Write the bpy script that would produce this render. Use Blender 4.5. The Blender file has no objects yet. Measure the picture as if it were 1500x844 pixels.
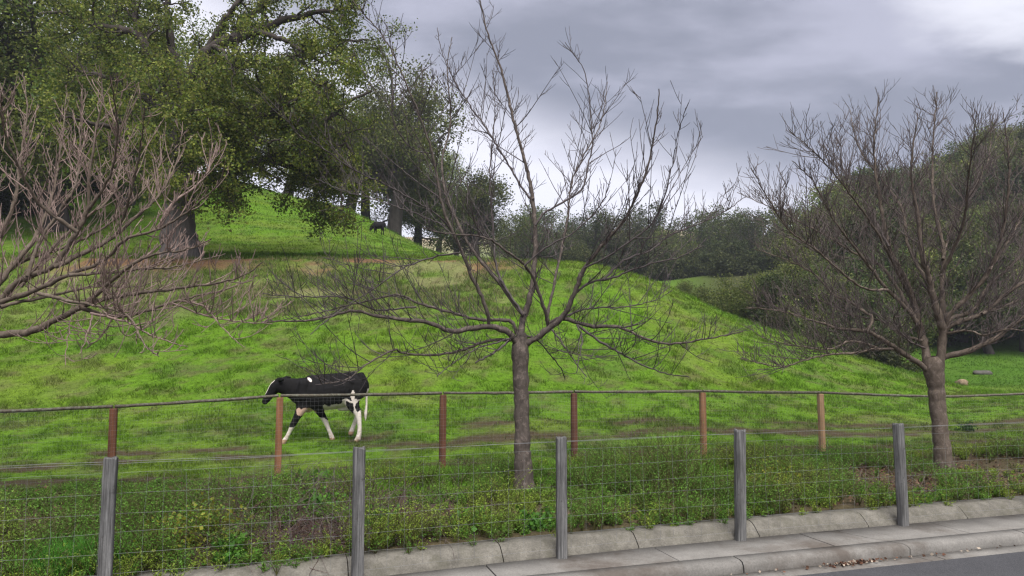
import bpy, math, random
import numpy as np
from mathutils import Vector, Matrix

SC = bpy.context.scene
COL = SC.collection
rng = np.random.default_rng(11)
random.seed(11)
F = 1091.0
CAMZ = 1.8
PITCH = math.atan(90 / F)

# ------------------------------------------------------------------ helpers
def slope(v):                       # tangent of the elevation seen at image row v
    return np.tan(PITCH + np.arctan((422.0 - v) / F))

def at(u, v, Y):                    # world point on the line of sight at depth Y
    vp = (422.0 - v) / F
    t = Y / (math.cos(PITCH) - vp * math.sin(PITCH))
    return np.array([(u - 750.0) / F * t, Y, CAMZ + t * (math.sin(PITCH) + vp * math.cos(PITCH))])

def side(u, v=512):
    vp = (422.0 - v) / F
    return (u - 750.0) / F / (math.cos(PITCH) - vp * math.sin(PITCH))

def smooth(e0, e1, x):
    t = np.clip((x - e0) / (e1 - e0), 0, 1)
    return t * t * (3 - 2 * t)

P0 = np.array([2.168, 7.235]); TV = np.array([0.955, 0.297]); TV = TV / np.linalg.norm(TV); NV = np.array([-TV[1], TV[0]])
def bow(s, n):                      # the edging and front fence bow slightly towards the road at the left
    return -np.minimum(.009 * np.maximum(0, 1 - s) ** 2, .25) * np.clip((n + .5) / .5, 0, 1) * (1 - smooth(.6, 2.0, n))
def snv(s, n):
    s, n = np.broadcast_arrays(np.asarray(s, float), np.asarray(n, float))
    return P0 + s[:, None] * TV + (n + bow(s, n))[:, None] * NV
def sn(s, n, z=0.0):
    p = snv([s], [n])[0]
    return (p[0], p[1], z)
def to_n(x, y):
    return (x - P0[0]) * NV[0] + (y - P0[1]) * NV[1]
def s_at(u, n):                     # s where the line n = const is seen in image column u
    a = side(u, 640); s = 0.0
    for _ in range(12):
        b = P0 + (n + float(bow(s, n))) * NV
        s = (a * b[1] - b[0]) / (TV[0] - a * TV[1])
    return s

_perm = np.random.default_rng(5).random((256, 256))
def vnoise(x, y):
    xi = np.floor(x).astype(int); yi = np.floor(y).astype(int)
    fx = x - xi; fy = y - yi
    fx = fx * fx * (3 - 2 * fx); fy = fy * fy * (3 - 2 * fy)
    a = _perm[xi & 255, yi & 255]; b = _perm[(xi + 1) & 255, yi & 255]
    c = _perm[xi & 255, (yi + 1) & 255]; d = _perm[(xi + 1) & 255, (yi + 1) & 255]
    return (a * (1 - fx) + b * fx) * (1 - fy) + (c * (1 - fx) + d * fx) * fy
def fbm(x, y, o=4):
    r = 0; amp = .5; tot = 0
    for k in range(o):
        r = r + amp * vnoise(x + 17.3 * k, y - 9.1 * k); tot += amp
        x = x * 2.03; y = y * 2.03; amp *= .5
    return r / tot

class MB:
    """collects faces, links them as one mesh object"""
    def __init__(s): s.v = []; s.f = {3: [], 4: []}; s.c = []; s.n = 0
    def add(s, v, f, c=None):
        v = np.asarray(v, float).reshape(-1, 3); f = np.asarray(f, int)
        s.v.append(v); s.f[f.shape[1]].append(f + s.n)
        c = np.ones((len(v), 3)) * .5 if c is None else np.broadcast_to(np.asarray(c, float), (len(v), 3))
        s.c.append(c); s.n += len(v)
        return s
    def box(s, lo, hi, c=None):
        x0, y0, z0 = lo; x1, y1, z1 = hi
        v = [(x0,y0,z0),(x1,y0,z0),(x1,y1,z0),(x0,y1,z0),(x0,y0,z1),(x1,y0,z1),(x1,y1,z1),(x0,y1,z1)]
        return s.add(v, [(0,3,2,1),(4,5,6,7),(0,1,5,4),(1,2,6,5),(2,3,7,6),(3,0,4,7)], c)
    def tubes(s, P, R, sides=4, c=None):
        """P [T,K,3] polylines, R [T,K] radii: T tubes at once"""
        P = np.asarray(P, float); R = np.asarray(R, float)
        T, K, _ = P.shape
        tan = np.gradient(P, axis=1); tan /= np.linalg.norm(tan, axis=2, keepdims=True) + 1e-9
        m = tan.mean(axis=1); ref = np.zeros((T, 3)); ref[np.arange(T), np.argmin(np.abs(m), axis=1)] = 1
        e1 = np.cross(tan, ref[:, None, :]); e1 /= np.linalg.norm(e1, axis=2, keepdims=True) + 1e-9
        e2 = np.cross(tan, e1)
        ang = np.arange(sides) * 2 * np.pi / sides
        ring = e1[:, :, None, :] * np.cos(ang)[None, None, :, None] + e2[:, :, None, :] * np.sin(ang)[None, None, :, None]
        V = P[:, :, None, :] + ring * R[:, :, None, None]
        idx = np.arange(T * K * sides).reshape(T, K, sides)
        a = idx[:, :-1]; b = idx[:, 1:]
        f = np.stack([a, np.roll(a, -1, 2), np.roll(b, -1, 2), b], axis=-1).reshape(-1, 4)
        if c is not None:
            c = np.asarray(c, float)
            if c.ndim == 2 and len(c) == T: c = np.repeat(c, K * sides, axis=0)
        s.add(V.reshape(-1, 3), f, c)
    def build(s, name, mat=None, parent=None, smooth_=False, loc=None):
        me = bpy.data.meshes.new(name)
        V = np.concatenate(s.v) if s.v else np.zeros((0, 3)); C = np.concatenate(s.c)
        if loc is not None: V = V - np.asarray(loc)
        loops = []; starts = []; k = 0
        for n in (3, 4):
            for f in s.f[n]:
                loops.append(f.reshape(-1)); starts.append(k + np.arange(len(f)) * n); k += f.size
        L = np.concatenate(loops).astype(np.int32); S = np.concatenate(starts).astype(np.int32)
        me.vertices.add(len(V)); me.vertices.foreach_set('co', V.astype(np.float32).ravel())
        me.loops.add(len(L)); me.loops.foreach_set('vertex_index', L)
        me.polygons.add(len(S)); me.polygons.foreach_set('loop_start', S)
        if smooth_: me.polygons.foreach_set('use_smooth', np.ones(len(S), bool))
        at_ = me.color_attributes.new('Col', 'FLOAT_COLOR', 'POINT')
        at_.data.foreach_set('color', np.concatenate([C, np.ones((len(C), 1))], 1).astype(np.float32).ravel())
        me.update(calc_edges=True); me.validate()
        if mat: me.materials.append(mat)
        o = bpy.data.objects.new(name, me); COL.objects.link(o)
        if parent: o.parent = parent
        if loc is not None and not parent: o.location = loc
        return o

def tag(o, label=None, cat=None, group=None, kind=None):
    if label: o['label'] = label
    if cat: o['category'] = cat
    if group: o['group'] = group
    if kind: o['kind'] = kind
    return o
def empty(name, loc, label, cat, group=None, rz=0, sc=1):
    o = bpy.data.objects.new(name, None); COL.objects.link(o)
    o.location = loc; o.rotation_euler = (0, 0, rz); o.scale = (sc, sc, sc) if np.isscalar(sc) else sc
    o.empty_display_size = .2
    return tag(o, label, cat, group)
def copy_tree(o):
    r = o.copy(); COL.objects.link(r)
    for ch in o.children:
        c = ch.copy(); COL.objects.link(c); c.parent = r
    return r

# ------------------------------------------------------------------ materials
def mat(name, rough=.8, attr=True, color=(.5,.5,.5), noise=None, bump=None, transl=0, spec=.3, objvar=0, extra=None):
    """noise=(scale, amount, stretch xyz) multiplies the colour; bump=(scale, strength, dist, stretch)"""
    m = bpy.data.materials.new(name); m.use_nodes = True
    nt = m.node_tree; N = nt.nodes; L = nt.links
    bs = N['Principled BSDF']; out = N['Material Output']
    bs.inputs['Roughness'].default_value = rough
    bs.inputs['Specular IOR Level'].default_value = spec
    if attr:
        a = N.new('ShaderNodeAttribute'); a.attribute_name = 'Col'; col = a.outputs['Color']
    else:
        a = N.new('ShaderNodeRGB'); a.outputs[0].default_value = (*color, 1); col = a.outputs[0]
    tc = N.new('ShaderNodeTexCoord')
    def tex(scale, stretch, detail=6):
        mp = N.new('ShaderNodeMapping'); mp.inputs['Scale'].default_value = stretch
        L.new(tc.outputs['Object'], mp.inputs['Vector'])
        n = N.new('ShaderNodeTexNoise'); n.inputs['Scale'].default_value = scale; n.inputs['Detail'].default_value = detail
        n.inputs['Roughness'].default_value = .65
        L.new(mp.outputs[0], n.inputs['Vector']); return n.outputs['Fac']
    def mult(col, fac, lo, hi):
        r = N.new('ShaderNodeMapRange'); r.inputs['From Min'].default_value = .3; r.inputs['From Max'].default_value = .7
        r.inputs['To Min'].default_value = lo; r.inputs['To Max'].default_value = hi
        L.new(fac, r.inputs['Value'])
        x = N.new('ShaderNodeVectorMath'); x.operation = 'SCALE'
        L.new(col, x.inputs[0]); L.new(r.outputs[0], x.inputs['Scale']); return x.outputs[0]
    for nz in (noise or []):
        col = mult(col, tex(nz[0], nz[2]), 1 - nz[1], 1 + nz[1])
    if objvar:
        oi = N.new('ShaderNodeObjectInfo')
        h = N.new('ShaderNodeHueSaturation')
        r1 = N.new('ShaderNodeMapRange'); r1.inputs['To Min'].default_value = 1 - objvar; r1.inputs['To Max'].default_value = 1 + objvar
        L.new(oi.outputs['Random'], r1.inputs['Value']); L.new(r1.outputs[0], h.inputs['Value'])
        w = N.new('ShaderNodeMath'); w.operation = 'MULTIPLY'; w.inputs[1].default_value = 7.13; L.new(oi.outputs['Random'], w.inputs[0])
        fr = N.new('ShaderNodeMath'); fr.operation = 'FRACT'; L.new(w.outputs[0], fr.inputs[0])
        r2 = N.new('ShaderNodeMapRange'); r2.inputs['To Min'].default_value = .478; r2.inputs['To Max'].default_value = .515
        L.new(fr.outputs[0], r2.inputs['Value']); L.new(r2.outputs[0], h.inputs['Hue'])
        L.new(col, h.inputs['Color']); col = h.outputs[0]
    if extra: col = extra(N, L, tc, col)
    L.new(col, bs.inputs['Base Color'])
    if bump:
        b = N.new('ShaderNodeBump'); b.inputs['Strength'].default_value = bump[1]; b.inputs['Distance'].default_value = bump[2]
        L.new(tex(bump[0], bump[3], 8), b.inputs['Height']); L.new(b.outputs[0], bs.inputs['Normal'])
    if transl:
        t = N.new('ShaderNodeBsdfTranslucent'); L.new(col, t.inputs['Color'])
        mx = N.new('ShaderNodeMixShader'); mx.inputs[0].default_value = transl
        L.new(bs.outputs[0], mx.inputs[1]); L.new(t.outputs[0], mx.inputs[2]); L.new(mx.outputs[0], out.inputs['Surface'])
    return m

def stain(color, scale, lo, hi, amount):
    def f(N, L, tc, col):
        n = N.new('ShaderNodeTexNoise'); n.inputs['Scale'].default_value = scale; n.inputs['Detail'].default_value = 7
        n.inputs['Roughness'].default_value = .7
        L.new(tc.outputs['Object'], n.inputs['Vector'])
        r = N.new('ShaderNodeMapRange'); r.inputs['From Min'].default_value = lo; r.inputs['From Max'].default_value = hi
        r.inputs['To Max'].default_value = amount; L.new(n.outputs['Fac'], r.inputs['Value'])
        x = N.new('ShaderNodeMix'); x.data_type = 'RGBA'; L.new(r.outputs[0], x.inputs[0]); L.new(col, x.inputs[6])
        x.inputs[7].default_value = (*color, 1); return x.outputs[2]
    return f

M_ground = mat('meadow_ground', .95, noise=[(9, .3, (1,1,1)), (60, .35, (1,1,1))], bump=(14, .9, .08, (1,1,1)), spec=.1)
M_grass = mat('grass_blades', .7, transl=.3, spec=.15)
M_leaf = mat('oak_leaves', .6, transl=.4, spec=.2)
M_leafv = mat('oak_leaves_varied', .6, transl=.35, spec=.2, objvar=.42)
M_weed = mat('weed_leaves', .6, transl=.3, spec=.2)
M_bark = mat('lichened_bark', .9, noise=[(26, .35, (1,1,.35)), (7, .2, (1,1,1))], bump=(38, .8, .015, (1,1,.3)), spec=.15,
             extra=stain((.20,.16,.14), 16, .53, .63, .6))
M_twig = mat('bare_twigs', .8, noise=[(12, .25, (1,1,1))], spec=.2)
M_oakbark = mat('oak_bark', .95, noise=[(5, .4, (1,1,.3))], bump=(8, .9, .06, (1,1,.3)), spec=.1)
M_greywood = mat('weathered_grey_wood', .9, attr=False, color=(.125,.123,.122), noise=[(95, .6, (1,1,.03)), (30, .4, (1,1,.05)), (5, .4, (1,1,.4)), (2.2, .25, (1,1,.6))],
                 bump=(90, 1, .01, (1,1,.03)), spec=.1, extra=stain((.035,.033,.03), 11, .60, .68, .8))
M_redwood = mat('stained_red_wood', .85, noise=[(30, .4, (1,1,.05)), (5, .25, (1,1,.5))], bump=(50, .6, .005, (1,1,.04)), spec=.15)
M_rail = mat('lichened_rail_wood', .9, attr=False, color=(.095,.083,.065), noise=[(40, .4, (1,1,1))], bump=(30, .8, .012, (1,1,1)),
             spec=.1, extra=stain((.17,.185,.145), 18, .5, .62, .7))
M_wire = mat('galvanised_wire', .45, attr=False, color=(.19,.195,.2), spec=.4)
M_conc_ = lambda: mat('pale_concrete', .9, attr=False, color=(.165,.156,.145), noise=[(3, .2, (1,1,1)), (60, .2, (1,1,1))], bump=(120, .4, .003, (1,1,1)),
             spec=.15, extra=cracks(stain((.075,.06,.05), .9, .47, .62, .75)))
def cracks(inner):
    def f(N, L, tc, col):
        col = inner(N, L, tc, col)
        n = N.new('ShaderNodeTexNoise'); n.inputs['Scale'].default_value = 2.5; n.inputs['Detail'].default_value = 5; L.new(tc.outputs['Object'], n.inputs['Vector'])
        a = N.new('ShaderNodeMix'); a.data_type = 'RGBA'; a.blend_type = 'LINEAR_LIGHT'; a.inputs[0].default_value = .12
        L.new(tc.outputs['Object'], a.inputs[6]); L.new(n.outputs['Color'], a.inputs[7])
        v = N.new('ShaderNodeTexVoronoi'); v.feature = 'DISTANCE_TO_EDGE'; v.inputs['Scale'].default_value = .23; L.new(a.outputs[2], v.inputs['Vector'])
        r = N.new('ShaderNodeMapRange'); r.inputs['From Min'].default_value = .0006; r.inputs['From Max'].default_value = .0022; r.inputs['To Min'].default_value = .7; r.inputs['To Max'].default_value = 0
        L.new(v.outputs['Distance'], r.inputs['Value'])
        x = N.new('ShaderNodeMix'); x.data_type = 'RGBA'; L.new(r.outputs[0], x.inputs[0]); L.new(col, x.inputs[6]); x.inputs[7].default_value = (.03,.027,.024,1)
        return x.outputs[2]
    return f
M_edge = mat('mossy_concrete', .92, attr=False, color=(.14,.13,.112), noise=[(7, .3, (1,1,1)), (70, .25, (1,1,1))], bump=(60, .6, .006, (1,1,1)),
             spec=.12, extra=stain((.09,.085,.065), 5, .5, .66, .7))
M_conc = M_conc_()
M_asph = mat('asphalt', .85, attr=False, color=(.055,.055,.06), noise=[(130, .7, (1,1,1)), (1.2, .2, (1,1,1))], bump=(220, .6, .004, (1,1,1)), spec=.25)
M_rock = mat('grey_rock', .9, noise=[(6, .35, (1,1,1))], bump=(9, .8, .05, (1,1,1)), spec=.15)
M_hide = mat('cow_hide', .75, noise=[(30, .12, (1,1,1))], bump=(90, .3, .004, (1,1,1)), spec=.08)
M_litter = mat('dead_leaves', .85, spec=.1)

# ------------------------------------------------------------------ terrain
def Z(z): return ('z', z)
pre = [(9, Z(.05)), (11, Z(.0)), (13.4, Z(.18))]
left_mid = [(15.5, Z(.62)), (18, Z(1.42)), (22, Z(2.78)), (26.3, 404), (27.8, 381), (29.2, 380)]
cols = [
 (-900, pre + left_mid + [(45, 322), (75, 232), (95, 245), (200, 300), (420, 330), (1500, 480)]),
 (-300, pre + left_mid + [(45, 322), (75, 235), (95, 248), (200, 300), (420, 330), (1500, 480)]),
 (0,    pre + left_mid + [(45, 324), (75, 236), (95, 250), (200, 300), (420, 335), (1500, 480)]),
 (200,  pre + left_mid + [(45, 326), (75, 246), (95, 262), (200, 310), (420, 340), (1500, 480)]),
 (320,  pre + left_mid + [(45, 328), (75, 262), (95, 280), (200, 330), (420, 345), (1500, 480)]),
 (420,  pre + left_mid + [(45, 337), (75, 288), (95, 305), (200, 350), (420, 348), (1500, 480)]),
 (500,  pre + left_mid + [(45, 350), (75, 308), (95, 326), (200, 365), (420, 352), (1500, 480)]),
 (560,  pre + left_mid + [(45, 362), (66, 345), (76, 331), (95, 348), (200, 380), (420, 356), (1500, 480)]),
 (640,  pre + left_mid + [(45, 376), (62, 372), (76, 376), (95, 384), (200, 390), (420, 358), (1500, 480)]),
 (700,  pre + left_mid + [(33, 381), (45, 385), (62, 392), (110, 390), (200, 388), (420, 356), (1500, 480)]),
 (780,  pre + [(15.5, Z(.6)), (18, Z(1.38)), (22, Z(2.7)), (26.3, 402), (28.3, 383), (33, 384), (45, 398), (75, 402), (110, 387), (200, 384), (420, 352), (1500, 480)]),
 (860,  pre + [(15.5, Z(.5)), (18, Z(1.2)), (22, Z(2.45)), (26.3, 407), (29.5, 388), (34, 390), (47, 420), (75, 415), (110, 389), (200, 384), (420, 350), (1500, 480)]),
 (960,  pre + [(15.5, Z(.4)), (18, Z(.95)), (22, Z(2.0)), (27, 424), (31, 415), (36, 424), (50, 452), (72, 440), (110, 404), (200, 388), (420, 347), (1500, 480)]),
 (1060, [(9, Z(.02)), (11, Z(-.06)), (13.4, Z(.02)), (16, Z(.33)), (20, Z(1.0)), (25, 480), (31, 459), (36, 470), (50, 505), (70, 465), (110, 394), (200, 395), (420, 350), (1500, 480)]),
 (1200, [(9, Z(0)), (11, Z(-.1)), (13.4, Z(-.08)), (16, Z(.1)), (20, Z(.62)), (25, 521), (30, 504), (36, 532), (50, 528), (65, 478), (105, 385), (140, 392), (420, 365), (1500, 480)]),
 (1365, [(9, Z(0)), (11, Z(-.1)), (13.4, Z(-.12)), (16, Z(-.05)), (20, Z(.22)), (26, 556), (32, 570), (40, 560), (55, 522), (65, 480), (110, 330), (150, 340), (420, 365), (1500, 480)]),
 (1500, [(9, Z(0)), (11, Z(-.1)), (13.4, Z(-.12)), (16, Z(-.08)), (21, 588), (27, 592), (40, 562), (55, 522), (65, 470), (110, 262), (150, 280), (420, 365), (1500, 480)]),
 (1800, [(9, Z(0)), (11, Z(-.1)), (13.4, Z(-.12)), (18, Z(-.1)), (25, 592), (40, 562), (55, 522), (65, 465), (110, 215), (150, 240), (420, 365), (1500, 480)]),
 (2600, [(9, Z(0)), (11, Z(-.1)), (13.4, Z(-.12)), (18, Z(-.1)), (25, 592), (40, 562), (55, 522), (65, 465), (110, 215), (150, 240), (420, 365), (1500, 480)]),
]
def pchip_slopes(x, y):
    h = np.diff(x); dl = np.diff(y) / h; m = np.zeros_like(y)
    for i in range(1, len(x) - 1):
        if dl[i-1] * dl[i] > 0:
            w1 = 2 * h[i] + h[i-1]; w2 = h[i] + 2 * h[i-1]
            m[i] = (w1 + w2) / (w1 / dl[i-1] + w2 / dl[i])
    m[0] = dl[0]; m[-1] = dl[-1]
    return m
def pchip_eval(x, y, m, q):
    q = np.clip(q, x[0], x[-1])
    i = np.clip(np.searchsorted(x, q) - 1, 0, len(x) - 2); h = x[i+1] - x[i]; t = (q - x[i]) / h
    return (2*t**3 - 3*t**2 + 1) * y[i] + (t**3 - 2*t**2 + t) * h * m[i] + (-2*t**3 + 3*t**2) * y[i+1] + (t**3 - t**2) * h * m[i+1]
CA = np.array([side(c[0]) for c in cols]); CP = []
for u, kn in cols:
    d = np.array([k[0] for k in kn], float)
    z = np.array([k[1][1] if isinstance(k[1], tuple) else CAMZ + k[0] * slope(k[1]) for k in kn], float)
    CP.append((d, z, pchip_slopes(d, z)))
def terrain(x, y, rough=True):
    x = np.asarray(x, float); y = np.asarray(y, float); sh = x.shape; x = x.ravel(); y = y.ravel()
    yy = np.maximum(y, 5.0); a = np.clip(x / yy, CA[0], CA[-1])
    zs = np.stack([pchip_eval(d, z, m, yy) for d, z, m in CP])
    k = np.clip(np.searchsorted(CA, a) - 1, 0, len(CA) - 2); j = np.arange(len(a))
    k0 = np.maximum(k - 1, 0); k3 = np.minimum(k + 2, len(CA) - 1)
    h = CA[k+1] - CA[k]; t = (a - CA[k]) / h
    m1 = (zs[k+1, j] - zs[k0, j]) / np.maximum(CA[k+1] - CA[k0], 1e-6); m2 = (zs[k3, j] - zs[k, j]) / np.maximum(CA[k3] - CA[k], 1e-6)
    z = (2*t**3 - 3*t**2 + 1) * zs[k, j] + (t**3 - 2*t**2 + t) * h * m1 + (-2*t**3 + 3*t**2) * zs[k+1, j] + (t**3 - t**2) * h * m2
    n = to_n(x, y)
    w = smooth(4.0, 7.5, n)
    near = .11 - .11 * smooth(2.0, 5.0, n)
    z = near * (1 - w) + z * w
    if rough:
        amp = smooth(.5, 3, n)
        r = y
        z = z + amp * ((fbm(x * .9, y * .9, 3) - .5) * .10 + (fbm(x * 3.2 + 40, y * 3.2, 3) - .5) * .10)
        z = z + smooth(20, 40, r) * ((fbm(x * .25, y * .25, 3) - .5) * .5)
    low = 1 - smooth(.16, .30, n - bow((x - P0[0]) * TV[0] + (y - P0[1]) * TV[1], n))
    z = z * (1 - low) + (-.2) * low
    return z.reshape(sh)
def tz(x, y): return float(terrain(np.array([x]), np.array([y]))[0])
def on_ground(u, d, v=512):         # ground point in image column u at depth d
    x = side(u, v) * d
    return np.array([x, d, tz(x, d)])

GREEN = np.array([.085, .168, .012]); YEL = np.array([.108, .172, .018]); CLOVER = np.array([.054, .108, .016])
DRY = np.array([.22, .19, .105]); SOIL = np.array([.165, .09, .054]); DIRT = np.array([.075, .052, .036]); OLIVE = np.array([.085, .105, .025])
def mixc(c, k, w): return c * (1 - w[..., None]) + k * w[..., None]
def ground_color(x, y):
    n = to_n(x, y); a = x / np.maximum(y, 1)
    c = np.broadcast_to(GREEN, x.shape + (3,)).copy()
    c = mixc(c, YEL, smooth(.42, .68, fbm(x * .35 + 3, y * .35, 4)))
    c = mixc(c, CLOVER, smooth(.54, .70, fbm(x * .8 + 60, y * .8 + 9, 4)) * .5)
    c = mixc(c, DRY, smooth(.58, .72, fbm(x * 1.1 + 20, y * 2.4 + 70, 4)) * .12)
    # rough dry bank below the terrace, bare soil along its lip
    left = 1 - smooth(-.06, .07, a)
    band = smooth(20.5, 24.5, y) * (1 - smooth(28.6, 29.2, y)) * left
    f = fbm(x * .7 + 5, y * .9 + 31, 4)
    c = mixc(c, np.array([.095,.13,.03]), band * .6)
    c = mixc(c, DRY * .85, band * smooth(.45, .65, f) * .55)
    lip = smooth(26.4, 27.2, y + (f - .5) * 2) * (1 - smooth(28.6, 29.0, y)) * left
    c = mixc(c, SOIL, lip * smooth(.33, .45, fbm(x * .35 + 90, y * .8 + 2, 3)) * .95)
    bare = smooth(.655, .70, fbm(x * 1.3 + 11, y * 1.9 + 7, 3)) * smooth(14, 16, y) * (1 - smooth(24, 26, y))
    c = mixc(c, DIRT * 1.3, bare * .3)
    pit = smooth(.635, .69, fbm(x * 3.1 + 71, y * 3.8 + 17, 2)) * smooth(9, 12, y) * (1 - smooth(30, 60, y))
    c = mixc(c, DIRT * 1.3, pit * .4)
    # trodden cattle tracks along the back fence, with their ledge shadows in the colour
    g = fbm(x * .8 + 33, y * .8 + 50, 4)
    wob = (fbm(x * .5 + 4, y * .5, 3) - .5) * 1.0
    for n0, w_, th in ((5.25, .30, .30), (6.75, .28, .40), (7.5, .22, .46)):
        tr = np.exp(-((n + wob * .6 - n0) / w_) ** 2)
        c = mixc(c, DIRT * .8, np.clip(tr * smooth(th, th + .14, g) * 1.3, 0, .95))
    # soil and litter under the ground cover
    und = 1 - smooth(4.2, 5.0, n + (g - .5) * 1.2)
    c = mixc(c, DIRT * 1.15, und * .9)
    # tree shade painted into the valley grass and woodland floor below the right-hand slope
    valley_shade = smooth(33, 40, y) * smooth(.2, .4, a)
    c = mixc(c, np.array([.055, .125, .012]), valley_shade * .8)
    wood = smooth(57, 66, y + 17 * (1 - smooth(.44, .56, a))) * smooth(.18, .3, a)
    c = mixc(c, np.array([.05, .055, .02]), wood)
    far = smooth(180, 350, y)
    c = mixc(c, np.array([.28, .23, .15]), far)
    return c

def axis_lines(segs):
    out = []
    for a, b, st in segs:
        n = max(1, int(round((b - a) / st))); out.append(np.linspace(a, b, n, endpoint=False))
    out.append([segs[-1][1]]); return np.concatenate(out)
gx = axis_lines([(-620, -120, 14), (-120, -40, 1.6), (-40, -16, .4), (-16, 16, .13), (16, 40, .4), (40, 120, 1.6), (120, 620, 14)])
gy = axis_lines([(-120, -6, 8), (-6, 5, 1), (5, 6.2, .3), (6.2, 16, .12), (16, 32, .16), (32, 44, .5), (44, 130, 1.3), (130, 640, 12)])
GX, GY = np.meshgrid(gx, gy)
GZ = terrain(GX, GY)
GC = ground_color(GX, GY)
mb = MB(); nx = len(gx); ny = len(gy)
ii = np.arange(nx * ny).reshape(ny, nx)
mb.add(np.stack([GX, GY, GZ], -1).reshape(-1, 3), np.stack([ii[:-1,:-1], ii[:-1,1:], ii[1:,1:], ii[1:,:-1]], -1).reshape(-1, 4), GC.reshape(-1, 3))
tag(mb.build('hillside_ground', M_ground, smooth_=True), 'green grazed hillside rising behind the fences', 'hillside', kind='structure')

# ------------------------------------------------------------------ road, kerb, sidewalk, edging
def ribbon(prof, s0, s1, gap=0.0, seg=None, jit=0):
    """closed profile [(n,z)...] swept along the road direction, cut into segments"""
    m = MB(); ss = [s0]
    while ss[-1] < s1: ss.append(min(s1, ss[-1] + (seg or (s1 - s0))))
    K = len(prof)
    for a, b in zip(ss[:-1], ss[1:]):
        j = (random.random() - .5) * jit
        A = [sn(a + gap / 2, n, z + j) for n, z in prof]; B = [sn(b - gap / 2, n, z + j) for n, z in prof]
        f = [(k, (k + 1) % K, K + (k + 1) % K, K + k) for k in range(K)]
        m.add(A + B, f)
        c0 = np.mean(A, axis=0); c1 = np.mean(B, axis=0)
        m.add(A + [c0], [((k + 1) % K, k, K) for k in range(K)]); m.add(B + [c1], [(k, (k + 1) % K, K) for k in range(K)])
    return m
m = MB(); m.add([sn(-60, -9, -.105), sn(60, -9, -.105), sn(60, -.79, -.105), sn(-60, -.79, -.105)], [(0,1,2,3)])
tag(m.build('road', M_asph), 'dark asphalt road beside the kerb', 'road', kind='structure')
tag(ribbon([(-.80, -.25), (-.62, -.25), (-.62, -.098), (-.80, -.101)], -40, 40, .012, 3.2).build('gutter', M_conc), 'pale concrete gutter strip along the kerb', 'gutter', kind='structure')
kprof = [(-.62, -.25), (-.628, -.09), (-.622, -.04), (-.605, -.012), (-.57, 0), (-.46, .004), (-.46, -.25)]
S0 = s_at(1083, -.61) - 3.23 * 12
tag(ribbon(kprof[::-1], S0, S0 + 3.23 * 26, .014, 3.23).build('kerb', M_conc), 'grey rounded concrete kerb with open joints', 'kerb', kind='structure')
tag(ribbon([(-.455, -.2), (.045, -.2), (.045, .002), (-.455, .002)][::-1], S0 - .4, S0 + 80, .012, 1.61, .004).build('sidewalk', M_conc), 'narrow stained concrete sidewalk', 'sidewalk', kind='structure')
eprof = [(.055, -.2), (.055, .012), (.12, .075), (.165, .108), (.21, .12), (.36, .12), (.36, -.2)]
tag(ribbon(eprof[::-1], S0 - .9, S0 + 80, .009, 1.3, .008).build('concrete_edging', M_edge), 'low sloped concrete edging with dark joints between sidewalk and bank of weeds', 'edging')

# ------------------------------------------------------------------ fences
def post_mesh(w, dpt, h, below, rot, lean=(0, 0), chips=.006):
    m = MB(); K = 9; r = w * .16
    sec = []
    for cx, cy in ((1,1),(-1,1),(-1,-1),(1,-1)):
        for k in range(3):
            a = math.atan2(cy, cx) - math.pi/4 + k * math.pi/4
            sec.append((cx * (w/2 - r) + r * math.cos(a), cy * (dpt/2 - r) + r * math.sin(a)))
    sec = np.array(sec); c, s = math.cos(rot), math.sin(rot); sec = sec @ np.array([[c, s], [-s, c]])
    V = []; zs = np.linspace(-below, h, K)
    for i, z in enumerate(zs):
        q = sec * (1 + (random.random() - .5) * .05)
        V += [(x + lean[0] * z, y + lean[1] * z, z + (random.random() - .5) * chips * (i == K - 1)) for x, y in q]
    n = len(sec); f = [(i*n + k, i*n + (k+1) % n, (i+1)*n + (k+1) % n, (i+1)*n + k) for i in range(K-1) for k in range(n)]
    m.add(V, f)
    q = (sec * .9); top = [(x + lean[0]*h, y + lean[1]*h, h + .006 + (random.random()-.5)*chips) for x, y in q]
    b = MB(); m.add([V[(K-1)*n + k] for k in range(n)] + top, [(k, (k+1) % n, n + (k+1) % n, n + k) for k in range(n)])
    m.add(top + [(lean[0]*h, lean[1]*h, h + .007)], [(k, (k+1) % n, n) for k in range(n)])
    return m
ROT = math.atan2(TV[1], TV[0])
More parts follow.
